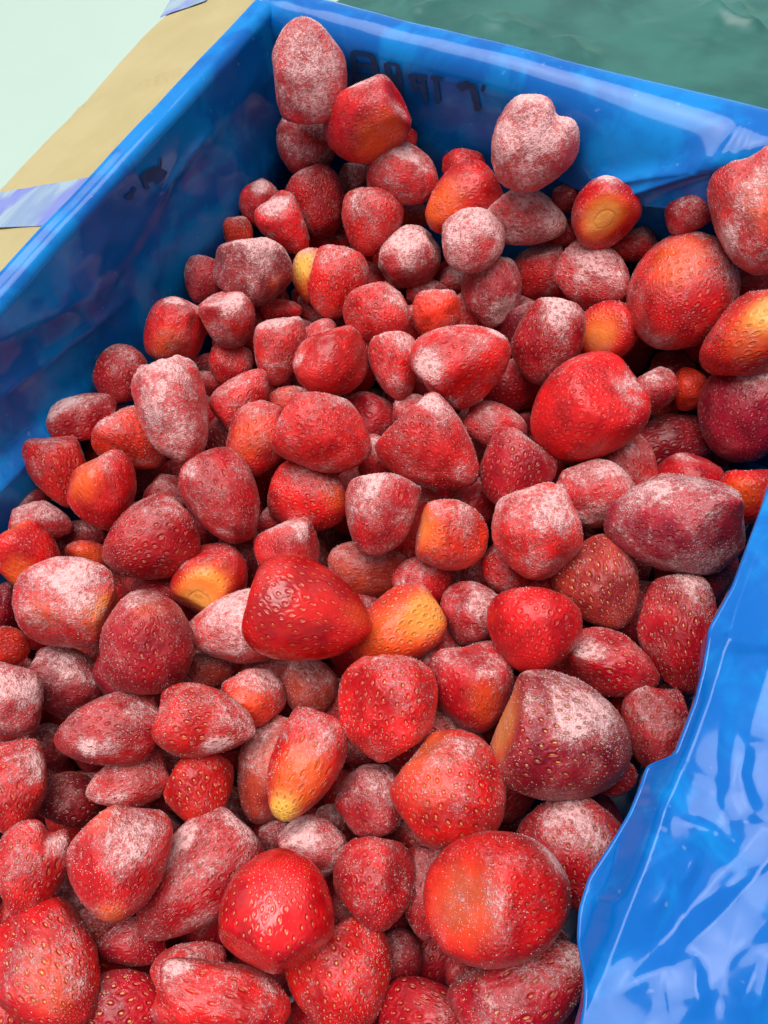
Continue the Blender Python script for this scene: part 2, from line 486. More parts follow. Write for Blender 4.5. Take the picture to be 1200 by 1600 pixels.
def disp_left(yz):
    P = np.c_[np.zeros(len(yz)), yz]
    o = np.maximum(.0045 * N3(P, 13, 4.4, 2) + .0006 * N3(P, 45, 1.0, 2), -.0035)
    o += np.maximum(crumple(yz, (YF, ZB), (YB, .01), 90, .0014, 31, 2.8, 20), -.001)
    o *= smooth01(.0, -.03, yz[:, 1])
    d, par, sg = seg_dist(yz, LF[0][0])
    below = yz[:, 1] < np.interp(yz[:, 0], np.sort(LF[0][0][:, 0]), LF[0][0][np.argsort(LF[0][0][:, 0]), 1])
    reach = smooth01(LF[0][0][:, 0].max() + .01, LF[0][0][:, 0].max() - .07, yz[:, 0])
    o += np.where(below, .0085 * smooth01(.0, .003, d), 0) * reach
    for pl, h, w in LF:
        d, par, sg = seg_dist(yz, pl)
        o += h * np.exp(-(d / w) ** 1.3) * np.clip(np.sin(np.pi * np.clip(par, .03, .97)) * 2, 0, 1)
    return o
def disp_back(xz):
    P = np.c_[xz[:, 0], np.zeros(len(xz)), xz[:, 1]]
    o = .0030 * N3(P, 12, 9.2, 2) + .0004 * N3(P, 50, 2.0, 2)
    o *= smooth01(.0, -.03, xz[:, 1])
    for pl, h, w in BF:
        d, par, sg = seg_dist(xz, pl)
        o += h * np.exp(-(d / w) ** 1.2) * np.clip(np.sin(np.pi * np.clip(par, .03, .97)) * 2, 0, 1)
    o += crumple(xz, (XL, ZB), (XR + .03, .01), 110, .0009, 21, 2.2, 8) * smooth01(.0, -.02, xz[:, 1])
    zl = np.interp(xz[:, 0], pouch[:, 0], pouch[:, 1])
    above = xz[:, 1] - zl
    o += .013 * np.where(above > 0, smooth01(.045, .004, above), smooth01(-.0035, .0, above)) * smooth01(pouch[0, 0], pouch[2, 0], xz[:, 0])
    return o
def wall_profile(w_out, w_in, z_out, n_arc=14, n_down=110):
    r = abs(w_in - w_out) / 2; c = (w_in + w_out) / 2; s = np.sign(w_in - w_out)
    pr = [(w_out, z) for z in np.linspace(z_out, -r, 5)[:-1]]
    for a in np.linspace(math.pi, 0, n_arc):
        pr.append((c + s * r * math.cos(a), -r + r * math.sin(a)))
    z = -r - (np.linspace(0, 1, n_down)[1:] ** 1.25) * (-r - ZB)
    pr += [(w_in, q) for q in z]
    return np.array(pr)
def lip_profile(w_out, w_in, z_out, rc, ri=.0050, n_down=110):
    """film pulled tight over a square carton edge: two small corners and a nearly flat top"""
    pr = [(w_out, z) for z in np.linspace(z_out, -rc, 4)[:-1]]
    for a in np.linspace(math.pi, math.pi / 2, 7): pr.append((w_out + rc + rc * math.cos(a), -rc + rc * math.sin(a)))
    for f in np.linspace(0, 1, 7)[1:-1]: pr.append((w_out + rc + (w_in - w_out - rc - ri) * f, -.0007 * f))
    for a in np.linspace(math.pi / 2, 0, 14): pr.append((w_in - ri + ri * math.cos(a), -ri - .0007 + ri * math.sin(a)))
    z0 = -ri - .0007
    return np.array(pr + [(w_in, z0 - f ** 1.25 * (z0 - ZB)) for f in np.linspace(0, 1, n_down)[1:]])
prL = lip_profile(XLo, XL, -.013, .0035)
ysl = np.linspace(YF - .003, YB + .006, 230)
gl = np.zeros((len(ysl), len(prL), 3))
gl[:, :, 0] = prL[None, :, 0]; gl[:, :, 1] = ysl[:, None]; gl[:, :, 2] = prL[None, :, 1]
inside = (prL[:, 0] > (XL + XLo) / 2).astype(float)
dl = disp_left(gl[:, :, 1:].reshape(-1, 2)).reshape(len(ysl), -1)
gl[:, :, 0] += dl * inside
lipw = N3(np.c_[np.zeros(len(ysl)), ysl, np.zeros(len(ysl))], 30, 6., 2)
gl[:, :, 2] += (.0005 * lipw)[:, None] * np.exp(-((prL[:, 1]) / .012) ** 2)[None, :]
prB = wall_profile(YBo, YB, -.016, 14, 210)
xsb = np.linspace(XLo + .004, XR + .03, 380)
gb = np.zeros((len(xsb), len(prB), 3))
gb[:, :, 0] = xsb[:, None]; gb[:, :, 1] = prB[None, :, 0]; gb[:, :, 2] = prB[None, :, 1]
insb = (prB[:, 0] < (YB + YBo) / 2).astype(float)
db = disp_back(gb[:, :, [0, 2]].reshape(-1, 2)).reshape(len(xsb), -1)
gb[:, :, 1] -= db * insb
lipb = N3(np.c_[xsb, np.zeros(len(xsb)), np.zeros(len(xsb))], 24, 8., 2)
gb[:, :, 2] += (.0007 * lipb)[:, None] * np.exp(-((prB[:, 1]) / .015) ** 2)[None, :]
prF = wall_profile(YF - .016, YF, -.03, 10, 20)
xsf = np.linspace(XLo + .004, XR + .008, 60)
gf = np.zeros((len(xsf), len(prF), 3))
gf[:, :, 0] = xsf[:, None]; gf[:, :, 1] = prF[None, :, 0]; gf[:, :, 2] = prF[None, :, 1]
gm = np.zeros((30, 30, 3)); uu = np.linspace(0, 1, 30)
gm[:, :, 0] = (XL + (XR - XL) * uu)[:, None]; gm[:, :, 1] = (YF + (YB - YF) * uu)[None, :]
gm[:, :, 2] = ZB + .002 + .001 * N3(gm.reshape(-1, 3), 20, 1.).reshape(30, 30)

# the near side: film drawn loosely over the right flap, its inner edge bulging over the fruit
EP = [(1330, 560), (1262, 650), (1203, 745), (1190, 790), (1163, 860), (1140, 920), (1104, 985), (1094, 1050), (1083, 1095), (1062, 1150),
      (1050, 1181), (1016, 1191), (1007, 1218), (986, 1270), (958, 1318), (924, 1370), (909, 1420), (905, 1470), (912, 1530), (909, 1570),
      (903, 1600), (893, 1680), (872, 1790), (850, 1930)]
ZE = -.004
E = np.array([on_z(x, y, ZE)[:2] for x, y in EP])
E = np.concatenate([[[.20 * H, YB + .004]], E, [[E[-1, 0] + .003, YF]]])
seg = np.linalg.norm(np.diff(E, axis=0), axis=1); cum = np.concatenate([[0], np.cumsum(seg)])
NS = 560
ss_ = np.linspace(0, cum[-1], NS)
Es = np.c_[np.interp(ss_, cum, E[:, 0]), np.interp(ss_, cum, E[:, 1])]
ker = np.exp(-(np.arange(-5, 6) / 1.6) ** 2); ker /= ker.sum()
Ep = np.pad(Es, ((5, 5), (0, 0)), mode='edge')
Es = np.c_[np.convolve(Ep[:, 0], ker, 'valid'), np.convolve(Ep[:, 1], ker, 'valid')]
def px2(pl): return np.array([on_z(x, y, 0)[:2] for x, y in pl])
_r = random.Random(77)
DFX = []
for k in range(7):     # short creases fanning out of the long folds
    x, y = _r.uniform(1020, 1190), _r.uniform(1120, 1590)
    if x < 1500 - y * .42 - 0: x += 60
    a_ = math.radians(_r.choice([20, 35, 120, 135, 150, 75]) + _r.uniform(-12, 12)); l_ = _r.uniform(40, 110)
    DFX.append((px2([(x, y), (x + l_ * .5 * math.cos(a_) + _r.uniform(-4, 4), y + l_ * .5 * math.sin(a_)), (x + l_ * math.cos(a_), y + l_ * math.sin(a_))]), _r.choice([.0010, .0014, -.0010]), .0022, _r.uniform(-.8, .8), 1.0))
DF = [  # folds of the film on the right flap: (pixels, height, width, asymmetry, sharpness)
    (px2([(1215, 790), (1180, 870), (1150, 950), (1126, 1030), (1108, 1090), (1078, 1170), (1042, 1255), (1008, 1350), (975, 1440), (945, 1520), (915, 1590), (880, 1680)]), .0085, .0060, -.5, 1.0),
    (px2([(940, 1570), (985, 1520), (1040, 1470), (1085, 1420), (1130, 1390), (1185, 1365), (1260, 1330)]), -.0085, .0085, .0, 1.4),
    (px2([(1050, 1500), (1095, 1455), (1140, 1410), (1180, 1365), (1230, 1300)]), .0060, .0042, .3, 1.0),
    (px2([(950, 1560), (1000, 1528), (1045, 1508), (1090, 1490)]), .0040, .0045, .3, 1.0),
    (px2([(1098, 990), (1130, 1000), (1170, 1006), (1240, 1010)]), .0040, .0050, .9, 1.0),
    (px2([(1110, 1020), (1150, 1026), (1240, 1022)]), -.0028, .0030, .0, 1.3),
    (px2([(1170, 1620), (1178, 1560), (1190, 1500), (1205, 1430)]), .0050, .0060, .2, 1.1),
    (px2([(1085, 1490), (1082, 1540), (1095, 1590)]), .0030, .0035, .6, 1.0),
    (px2([(1120, 1570), (1150, 1560), (1180, 1490)]), .0035, .0035, .2, 1.2),
    (px2([(918, 1412), (945, 1408), (976, 1409)]), .0028, .0022, .6, 1.0),
    (px2([(930, 1405), (950, 1365), (972, 1320)]), .0026, .0022, .3, 1.0),
    (px2([(995, 1252), (1020, 1262), (1045, 1266)]), .0030, .0024, .5, 1.0),
    (px2([(1010, 1222), (1028, 1240), (1030, 1262)]), .0022, .0022, .2, 1.0),
    (px2([(1045, 1285), (1085, 1290), (1115, 1303), (1150, 1325)]), .0028, .0030, .6, 1.0),
    (px2([(1130, 1090), (1120, 1180), (1118, 1250), (1150, 1325), (1190, 1340)]), .0022, .0040, .5, 1.1),
    (px2([(1200, 1160), (1165, 1165), (1155, 1210), (1175, 1290)]), .0030, .0030, .5, 1.0),
    (px2([(1060, 1320), (1040, 1390), (1010, 1450)]), .0016, .0030, .4, 1.1),
    (px2([(1090, 1330), (1080, 1360), (1060, 1390)]), .0022, .0022, .3, 1.0),
]
DF += DFX
def drape_h(P):
    Q = np.c_[P, np.zeros(len(P))]
    lo, hi = (.02, YF), (.30, YB)
    o = crumple(P, lo, hi, 60, .0028, 5, 2.6, 62) + crumple(P, lo, hi, 300, .0005, 8, 2.2, 40)
    for pl, h, w, asy, pw in DF:
        d, par, sg = seg_dist(P, pl)
        ww = .75 * w * np.where(sg > 0, 1 - asy * .7, 1 + asy * .6)
        ten = np.clip(1 - d / (ww * 2.1), 0, 1)
        o += .40 * h * (.85 * ten + .15 * ten ** 3) * np.clip(np.minimum(par, 1 - par) * 3.2, 0, 1)
    d, par, sg = seg_dist(P, DF[0][0])
    o -= np.where(sg < 0, .0075 * smooth01(.0, .009, d) * smooth01(.30, .42, par), 0)
    return o
tv = np.concatenate([np.linspace(0, .075, 150), np.linspace(.075, .19, 60)[1:]])
RC = .0008
gd_out = np.zeros((NS, len(tv), 3))
gd_out[:, :, 0] = Es[:, None, 0] + RC + tv[None, :]
gd_out[:, :, 1] = Es[:, None, 1]
fade = smooth01(0, .006, tv)
hd = drape_h(gd_out[:, :, :2].reshape(-1, 2)).reshape(NS, -1)
gd_out[:, :, 2] = ZE + RC + .14 * tv[None, :] + hd
# curl under the edge, then down to the right wall of the box
arc = np.linspace(0, math.pi * .80, 10)[1:]
gd_in = np.zeros((NS, 1 + len(arc) + 40, 3))
gd_in[:, 0] = gd_out[:, 0]
for k, a in enumerate(arc):
    gd_in[:, 1 + k, 0] = Es[:, 0] + RC - RC * math.sin(a)
    gd_in[:, 1 + k, 1] = Es[:, 1]
    gd_in[:, 1 + k, 2] = gd_out[:, 0, 2] - RC + RC * math.cos(a)
last = gd_in[:, len(arc)].copy()
for k in range(40):
    f = (k + 1) / 40
    g = min(f / .35, 1.0)
    x = last[:, 0] + (XR - last[:, 0]) * (g * g * (3 - 2 * g))
    z = last[:, 2] + (ZB - last[:, 2]) * f
    gd_in[:, 1 + len(arc) + k, 0] = x
    gd_in[:, 1 + len(arc) + k, 1] = last[:, 1]
    gd_in[:, 1 + len(arc) + k, 2] = z
fin = gd_in[:, 11:].reshape(-1, 3)
gd_in[:, 11:, 0] += (.003 * N3(fin, 28, 5.5, 2)).reshape(NS, -1)
liner = link("plastic_liner", join_grids("plastic_liner", [gl, gb[::-1], gf, gm, gd_out[::-1], gd_in]), ML)
liner["label"] = "glossy blue plastic liner folded over the box rim and crumpled over the right side"
liner["category"] = "plastic liner"

# dark print on the film: smudged strokes (pixel polylines with a width) laid on the displaced wall
def stroke_grid(px_poly, wpx, wall):
    poly = np.asarray(px_poly, float)
    sg = np.linalg.norm(np.diff(poly, axis=0), axis=1); cm = np.concatenate([[0], np.cumsum(sg)])
    n = max(4, int(cm[-1] / 3) + 2)
    s = np.linspace(0, cm[-1], n)
    c = np.c_[np.interp(s, cm, poly[:, 0]), np.interp(s, cm, poly[:, 1])]
    t = np.gradient(c, axis=0); t /= np.linalg.norm(t, axis=1)[:, None] + 1e-9
    nr = np.c_[-t[:, 1], t[:, 0]]
    rows = []
    for i, (cc, nn) in enumerate(zip(c, nr)):
        w = wpx * (.85 + .3 * rng.random()) * (.7 if i in (0, n - 1) else 1)
        rows.append([cc + nn * w * q for q in (-.5, -.2, .2, .5)])
    g = np.zeros((n, 4, 3))
    for i in range(n):
        for j in range(4):
            x, y = rows[i][j]
            if wall == 'back':
                p = on_plane(x, y, (0, YB, 0), ny)
                o = disp_back(np.array([[p[0], p[2]]]))[0]
                p = on_plane(x, y, (0, YB - o - .0009, 0), ny)
            else:
                p = on_plane(x, y, (XL, 0, 0), nx)
                o = disp_left(np.array([[p[1], p[2]]]))[0]
                p = on_plane(x, y, (XL + o + .0009, 0, 0), nx)
            g[i, j] = p
    return g
marks = [
    ('back', [[((551, 80), (553, 104), (556, 128)), 7], [((583, 88), (586, 108), (589, 128)), 7], [((550, 82), (568, 84), (585, 89)), 7],
              [((553, 101), (570, 103), (587, 106)), 5], [((555, 121), (572, 122), (589, 126)), 8]]),
    ('back', [[((604, 98), (606, 116), (610, 138)), 7], [((621, 101), (623, 120), (626, 142)), 6], [((603, 99), (612, 100), (622, 102)), 5],
              [((606, 119), (616, 121), (625, 123)), 5], [((609, 131), (618, 133), (626, 136)), 14]]),
    ('back', [[((638, 119), (650, 120), (666, 122)), 6], [((645, 120), (646, 130), (649, 144)), 7], [((660, 121), (662, 138), (665, 158)), 6],
              [((647, 132), (655, 133), (662, 134)), 4]]),
    ('back', [[((673, 121), (682, 122), (692, 124)), 5], [((680, 122), (682, 140), (684, 162)), 6]]),
    ('back', [[((714, 132), (722, 135), (735, 131)), 9], [((722, 130), (722, 143)), 5], [((738, 130), (741, 148), (747, 174)), 8], [((752, 137), (758, 139)), 9]]),
    ('left', [[((222, 282), (236, 273), (254, 266)), 14], [((243, 285), (252, 276), (258, 266)), 8], [((250, 264), (252, 252), (250, 246)), 2.5], [((232, 296), (226, 284)), 5]]),
    ('left', [[((198, 311), (208, 305)), 7], [((208, 303), (212, 293)), 4]]),
]
for wall, strokes in marks:
    link("printed_mark", join_grids("printed_mark", [stroke_grid(p, w, wall) for p, w in [(p_, w_ * 1.3) for p_, w_ in strokes]]), MI, liner)

# ------------------------------------------------------------------ green film behind the far rim
nxs, nys = 200, 150
xs = np.linspace(-1.05 * H, 1.2 * H, nxs); ysx = np.linspace(YBo + .0015, YBo + .26, nys)
G = np.zeros((nxs, nys, 3)); G[:, :, 0] = xs[:, None]; G[:, :, 1] = ysx[None, :]
F2 = G[:, :, :2].reshape(-1, 2)
def pz(pl): return np.array([on_z(x, y, -.02)[:2] for x, y in pl])
GFo = [(pz([(1105, -20), (1140, 8), (1170, 22), (1215, 18)]), .010, .007), (pz([(1165, -30), (1172, 0), (1180, 24)]), .007, .004),
       (pz([(640, 45), (700, 5), (730, -25)]), .006, .006), (pz([(615, 22), (650, 5), (690, -30)]), .007, .007),
       (pz([(880, 60), (905, 100), (935, 118)]), .005, .007), (pz([(780, 20), (800, 48), (840, 70)]), .005, .008),
       (pz([(735, 35), (765, 60), (800, 62)]), .006, .007), (pz([(1000, 20), (1040, 60), (1110, 90)]), .003, .010)]
lo, hi = (xs[0], ysx[0]), (xs[-1], ysx[-1])
hg = crumple(F2, lo, hi, 40, .0035, 3, 1.8, 70) + crumple(F2, lo, hi, 240, .0010, 4, 1.5, 50) + .003 * N3(np.c_[F2, np.zeros(len(F2))], 9, 21., 1)
for pl, h, w in GFo:
    d, par, sg = seg_dist(F2, pl)
    hg += .5 * h * np.exp(-(d / w) ** 1.1) * np.clip(np.sin(np.pi * np.clip(par, .03, .97)) * 2, 0, 1)
G[:, :, 2] = -.0105 - BS * (G[:, :, 1] - YBo) + (.4 * hg + .6 * np.abs(hg)).reshape(nxs, nys) * smooth01(0, .02, G[:, :, 1] - YBo)
gs = slab("green_plastic_sheet", G, .0003, MT, None)
gs["label"] = "wrinkled dark teal plastic sheet lying behind the far rim of the box"
gs["category"] = "plastic sheet"

# ------------------------------------------------------------------ the fruit: one row per strawberry in view
# centre x, y, half length, half width (photo pixels) | direction of the tip (degrees, 0 right, 90 down) | tilt of the tip to the viewer
# | shape | depth in the pile | colour | frost | yellow seeds | wetness | pale scar | spots | label
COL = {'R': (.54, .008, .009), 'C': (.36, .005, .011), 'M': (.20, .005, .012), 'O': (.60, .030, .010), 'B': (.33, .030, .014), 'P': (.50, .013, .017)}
T = [
# back left corner
(485,112,83,57,-95,10,'e',-.6,'P',.64,.2,0,0,'w0,-.1,.9,.3',"tall upright pink-frosted strawberry leaning in the back left corner of the box"),
(572,194,68,61,150,-25,'r',-.1,'R',.28,.2,.25,0,'o.35,.55,.8,1 w-.2,-.9,.5,.5 w.8,-.1,.4,.5',"bright red strawberry with an orange lower side, against the upright berry in the back corner"),
(478,227,50,48,100,20,'r',.5,'C',.6,.2,0,0,'',"dusky frosted strawberry directly under the upright berry in the back corner"),
(496,316,56,46,75,25,'e',.1,'C',.32,.5,0,0,'w-.3,-.8,.4,.4',"dark red seedy strawberry second below the upright corner berry"),
(553,284,29,26,90,0,'r',.8,'M',.6,.2,0,0,'',"small dim frosted strawberry in the gap under the orange-sided corner berry"),
(630,274,56,50,20,20,'r',.15,'P',.55,.2,0,0,'w.1,-.8,.5,.7',"round strawberry with white frosted top, below right of the orange-sided corner berry"),
(634,222,22,18,90,0,'r',1.0,'R',.3,.2,0,0,'',"sliver of red strawberry peeping out right of the orange-sided corner berry"),
(409,321,38,34,60,10,'l',.4,'P',.5,.1,0,0,'o.2,.5,.5,.8 w0,-.7,.5,.6',"small frost-capped strawberry touching the left liner wall, highest along that wall"),
(447,354,50,37,55,15,'e',-.05,'R',.45,.2,0,0,'w-.4,-.7,.6,.7',"oval frosted strawberry lying diagonally beside the topmost one on the left wall"),
(580,347,53,48,100,20,'e',-.1,'R',.42,.5,0,0,'w-.3,-.6,.5,.3',"seedy frosted red strawberry right of the oval diagonal one near the back corner"),
(372,368,30,24,80,0,'r',.6,'O',.35,.2,0,0,'',"small orange-red strawberry half hidden above the lumpy dented maroon one"),
(397,423,62,53,10,-15,'l',-.3,'M',.62,.1,0,0,'w.2,-.6,.6,.6 o.7,.35,.35,.6',"lumpy dented maroon strawberry with heavy frost, near the left wall"),
(317,438,37,33,110,20,'c',.3,'C',.5,.2,0,0,'',"small pink strawberry pressed between the left wall and the lumpy dented maroon one"),
(488,432,44,32,95,10,'r',.45,'O',.42,.1,0,0,'y-.5,-.5,.8,1 o0,.2,1.2,1',"cream-topped orange strawberry half hidden behind a frosted red one, left of centre"),
(528,443,57,46,100,20,'e',.0,'R',.42,.6,0,0,'w-.2,-.7,.5,.3',"frosted red strawberry in front of the cream-topped orange one"),
(512,383,34,22,0,0,'r',1.0,'C',.4,.2,0,0,'',"dim strawberry under the dark seedy one, above the cream-topped orange one"),
(639,404,50,48,-40,-20,'l',.1,'P',.62,.1,0,0,'w.1,-.4,.7,.4',"crusty pink strawberry with heavy frost, left of the round powdery one"),
(721,314,63,54,150,15,'t',-.05,'R',.25,.2,.1,0,'o-.6,-.1,.8,1 w.5,.3,.5,.4',"orange-red angular strawberry behind the round powdery pink one"),
(725,254,34,22,0,0,'r',.7,'R',.2,.2,0,0,'',"small red strawberry peeping over the top of the orange-red angular one"),
(832,230,76,67,118,15,'h',-.6,'P',.74,.1,0,0,'w-.2,-.3,.9,.3',"big heart-shaped strawberry white with frost, leaning on the far liner wall"),
(822,340,65,48,15,-5,'e',-.2,'P',.75,.3,0,0,'',"pale frosted seedy strawberry lying directly under the heart-shaped frosted one"),
(947,333,60,52,-75,-74,'r3',-.1,'R',.34,.1,.1,1,'o0,.35,.9,1 w-.1,-.95,.5,.6 y-.1,.4,.5,.5',"strawberry showing its bright orange cut end, by the far liner wall"),
(1075,331,43,40,120,20,'c',.2,'C',.5,.3,0,0,'w-.4,-.2,.4,.4',"small crimson strawberry by the far wall, left of the huge frosted one at the edge"),
(1176,337,95,66,80,10,'l',-.2,'P',.6,.1,0,0,'o.1,-.3,.6,.6 w-.7,.5,.5,.5',"huge frosted strawberry at the right edge, highest of those along that side"),
(740,376,51,49,90,40,'r',-.25,'P',.78,.2,0,0,'',"round powdery pink strawberry near the back, evenly covered in frost"),
(986,384,46,27,170,10,'e',.6,'R',.5,.2,0,0,'',"frosted strawberry mostly hidden behind the big orange-topped one"),
(836,430,52,44,160,0,'t',.25,'R',.42,.5,0,0,'w-.6,-.8,.5,.5',"red pitted strawberry between the pale seedy lying one and the crimson frost-topped one"),
(926,432,61,54,20,25,'e',.0,'P',.66,-.4,0,0,'w0,-.2,.8,.3',"pale pink strawberry densely dotted with dark seeds, left of the big orange-topped one"),
(1067,458,98,84,130,35,'r2',-.5,'R',.40,.5,.1,0,'o-.1,-.65,.6,.8 w.9,-.2,.4,.6 w-.4,.8,.4,.3',"very large red strawberry with an orange top at the upper right of the pile"),
(768,458,54,47,85,10,'l',.0,'C',.6,.1,0,0,'w.5,.6,.6,.7',"red strawberry with whitish lower right side, below the round powdery one"),
(682,494,42,38,95,0,'l',.1,'O',.45,.1,0,0,'',"small squarish orange-red strawberry above the white-patched one"),
(668,458,33,24,0,0,'r',.5,'P',.6,.1,0,0,'',"frosted strawberry tucked above the small squarish orange-red one"),
(590,491,54,48,40,35,'r',-.05,'R',.45,.5,0,0,'',"rounded frosted red strawberry left of the small squarish orange-red one"),
(713,438,30,22,0,0,'r',.9,'P',.55,.1,0,0,'',"dim frosted strawberry in the gap below the round powdery one"),
(649,338,22,24,0,0,'r',.7,'O',.45,.1,0,0,'',"small orange frosted strawberry squeezed left of the orange-red angular one"),
# left wall and middle
(273,519,53,49,120,-15,'l',.1,'R',.5,.1,0,0,'w0,-.9,.4,.9 o-.3,.4,.6,.7',"frost-capped strawberry against the left wall, orange low down, below the small pink one"),
(359,500,46,42,70,-20,'t',.0,'P',.58,.2,0,0,'w0,-.6,.6,.5',"frost-topped strawberry just below the lumpy dented maroon one"),
(437,487,36,20,0,0,'r',.7,'R',.4,.2,0,0,'',"flat red strawberry peeping out right of the frost-topped one below the dented berry"),
(435,547,57,41,100,10,'e',.05,'P',.58,.4,0,0,'',"pale frosted oval strawberry standing left of the bright red round one"),
(362,568,38,35,70,20,'r',.35,'R',.42,.4,0,0,'',"small red strawberry with whitish dots, below the frost-topped one"),
(520,567,59,53,150,40,'r',-.35,'R',.28,.2,.1,0,'w-.9,-.2,.35,.7',"smooth bright red round strawberry with a frosty left rim, upper middle"),
(497,534,40,30,-60,0,'r',.5,'P',.55,.2,0,0,'',"frosted strawberry behind the smooth bright red round one"),
(500,484,34,30,0,0,'r',.8,'C',.55,.2,0,0,'',"dim frosted strawberry below the frosted red one that hides the cream-topped one"),
(190,584,46,43,100,40,'r',.0,'C',.28,.5,.05,0,'',"small round crimson strawberry with clear seeds touching the left liner wall"),
(272,644,85,56,75,5,'l',-.5,'P',.68,.1,0,0,'w-.2,.3,.9,.3',"large lumpy strawberry crusted in white frost, left of the pile's middle"),
(378,622,54,39,-50,10,'e',.15,'R',.45,.5,0,0,'',"dull red strawberry lying right of the large white-crusted lumpy one"),
(328,600,20,30,90,0,'r',.9,'C',.45,.2,0,0,'',"dark strawberry in the crevice right of the large white-crusted lumpy one"),
(130,651,57,39,-30,0,'e',.25,'C',.5,.4,0,0,'w-.7,-.6,.6,1',"strawberry with a white frosted upper left, against the left wall under the round crimson one"),
(208,688,60,49,30,10,'e',.15,'O',.42,.5,0,0,'w-.5,-.3,.6,.4',"orange-pink strawberry partly behind the large white-crusted lumpy one"),
(90,737,58,48,75,15,'c',-.05,'R',.36,.5,0,0,'w-.8,0,.3,.4',"red seedy strawberry low on the left wall with its tip pointing down"),
(161,768,60,57,75,15,'t',-.3,'R',.2,.2,.2,.4,'o-.6,-.4,.8,1',"smooth red strawberry with an orange left shoulder, near the left wall"),
(349,778,76,57,65,15,'e',-.3,'C',.36,.3,.05,0,'w-.7,-.5,.35,.7 w-.2,.8,.3,.7 w.9,.1,.3,.6',"long dark red strawberry with white frosted edges, left of the middle"),
(402,690,63,51,120,10,'e',.05,'R',.42,.4,0,0,'o-.3,-.2,.8,.5',"orange-red frosted strawberry left of the large triangular one"),
(509,680,74,64,30,10,'t3',-.35,'R',.44,.3,0,0,'',"large triangular red strawberry with dusty frost in the upper middle"),
(452,626,33,24,-20,0,'r',.55,'O',.45,.3,0,0,'',"orange-red strawberry peeping out above the large triangular one"),
(580,652,44,40,0,0,'r',.8,'C',.4,.3,0,0,'',"dark strawberry right of the large triangular one, in shade"),
(471,603,18,14,0,0,'r',1.0,'M',.4,.2,0,0,'',"tiny glimpse of dark strawberry below the smooth bright red round one"),
(483,776,63,57,20,20,'r',-.2,'R',.36,.5,0,0,'o.6,-.1,.5,.6 w-.2,.6,.4,.4',"rounded strawberry with white specks below the large triangular one"),
(589,803,66,57,110,5,'t',-.3,'C',.55,.3,0,0,'w-.3,-.6,.4,.5 w.8,.2,.4,.5',"knobbly deep red strawberry with sugary white frost in the middle of the pile"),
(234,847,75,66,155,15,'e',-.35,'C',.36,.5,.05,0,'w.5,-.7,.4,.3',"plump crimson strawberry with spread seeds at left, below the orange-shouldered one"),
(38,790,46,30,-30,0,'r',.8,'M',.45,.2,0,0,'',"dark strawberry deep at the left, under the downward-pointing seedy one"),
(66,817,50,34,10,0,'e',.35,'P',.6,.2,0,0,'',"frosted strawberry behind the orange-bottomed red one at the left edge"),
(44,871,56,50,60,-10,'r',-.1,'R',.15,.2,.3,.3,'o-.2,.7,.7,1',"smooth red strawberry with an orange bottom at the left edge"),
(262,772,40,32,0,0,'r',.9,'C',.5,.2,0,0,'',"dim strawberry in shade left of the long dark red one"),
(137,868,36,24,0,0,'r',.75,'O',.3,.2,0,0,'o0,0,1,.6',"orange strawberry top showing between the angular lumpy one and the plump crimson one"),
(134,838,32,26,0,0,'r',1.0,'C',.4,.2,0,0,'',"dark strawberry in the gap left of the plump crimson one"),
(105,941,84,72,175,-10,'b',-.35,'R',.6,.1,0,.2,'o.45,.3,.6,.9 o-.5,.3,.5,.5 w.1,-.4,.5,.5 y.5,.15,.3,.4',"large angular lumpy strawberry, frosted with an orange patch, at left"),
(332,904,59,57,-60,-55,'r',-.1,'R',.25,.1,.1,1,'o-.1,.15,.8,1 y-.15,.2,.55,.9',"red strawberry with a yellow-orange cut end, left of the glossy cone-shaped one"),
(453,868,54,50,70,-10,'b',.3,'P',.45,.1,0,0,'w.5,-.4,.4,.6',"flat-topped pinkish strawberry half hidden behind the glossy cone-shaped one"),
(430,813,30,22,0,0,'r',.8,'P',.55,.1,0,0,'',"dim frosted strawberry under the rounded white-specked one"),
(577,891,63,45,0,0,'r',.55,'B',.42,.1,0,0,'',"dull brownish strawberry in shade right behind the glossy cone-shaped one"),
(230,1003,81,73,-95,20,'r',-.45,'C',.36,.5,.05,0,'o0,-.7,.5,.4',"big rounded red strawberry with fine frost, left of the pink cone-shaped one"),
(486,958,97,82,15,5,'k',-.8,'R',.0,.4,.85,0,'o.75,-.05,.4,.35',"glossy wet crimson cone-shaped strawberry, frost-free, lying on top in the middle"),
(362,982,78,58,172,0,'c',-.35,'P',.68,.1,0,0,'w-.2,-.2,.6,.3',"pink frosted cone-shaped strawberry pointing left, beside the glossy wet one"),
(617,983,77,58,150,10,'e',.05,'O',.25,1,.05,.3,'o.1,-.1,1.0,1 y.6,-.3,.7,.55',"orange and yellow strawberry with golden seeds, in the middle"),
(603,1105,84,78,100,10,'l',-.45,'R',.30,.7,.1,0,'',"large smooth blocky red strawberry overlapping the orange and yellow one"),
(8,1012,40,34,0,0,'r',.2,'O',.2,.4,.1,0,'',"orange-red strawberry at the left edge under the angular lumpy one"),
(6,1097,62,62,0,20,'l',-.35,'P',.6,.1,0,0,'w.5,-.3,.5,.6',"pale pink frosted strawberry cut by the left edge"),
(104,1067,64,55,20,0,'l',.6,'M',.55,.1,0,0,'',"dark frosted strawberry sunk below the angular lumpy one at left"),
(169,1142,83,59,170,5,'e',-.2,'C',.42,.3,.05,0,'w-.2,.5,.5,.8',"oval dark red strawberry frosted white along its lower side, at left"),
(322,1129,78,58,10,5,'e',-.45,'R',.38,.8,.05,0,'w.2,.75,.45,1 w.9,.3,.3,.6',"oval strawberry with white frost along its bottom, under the pink cone-shaped one"),
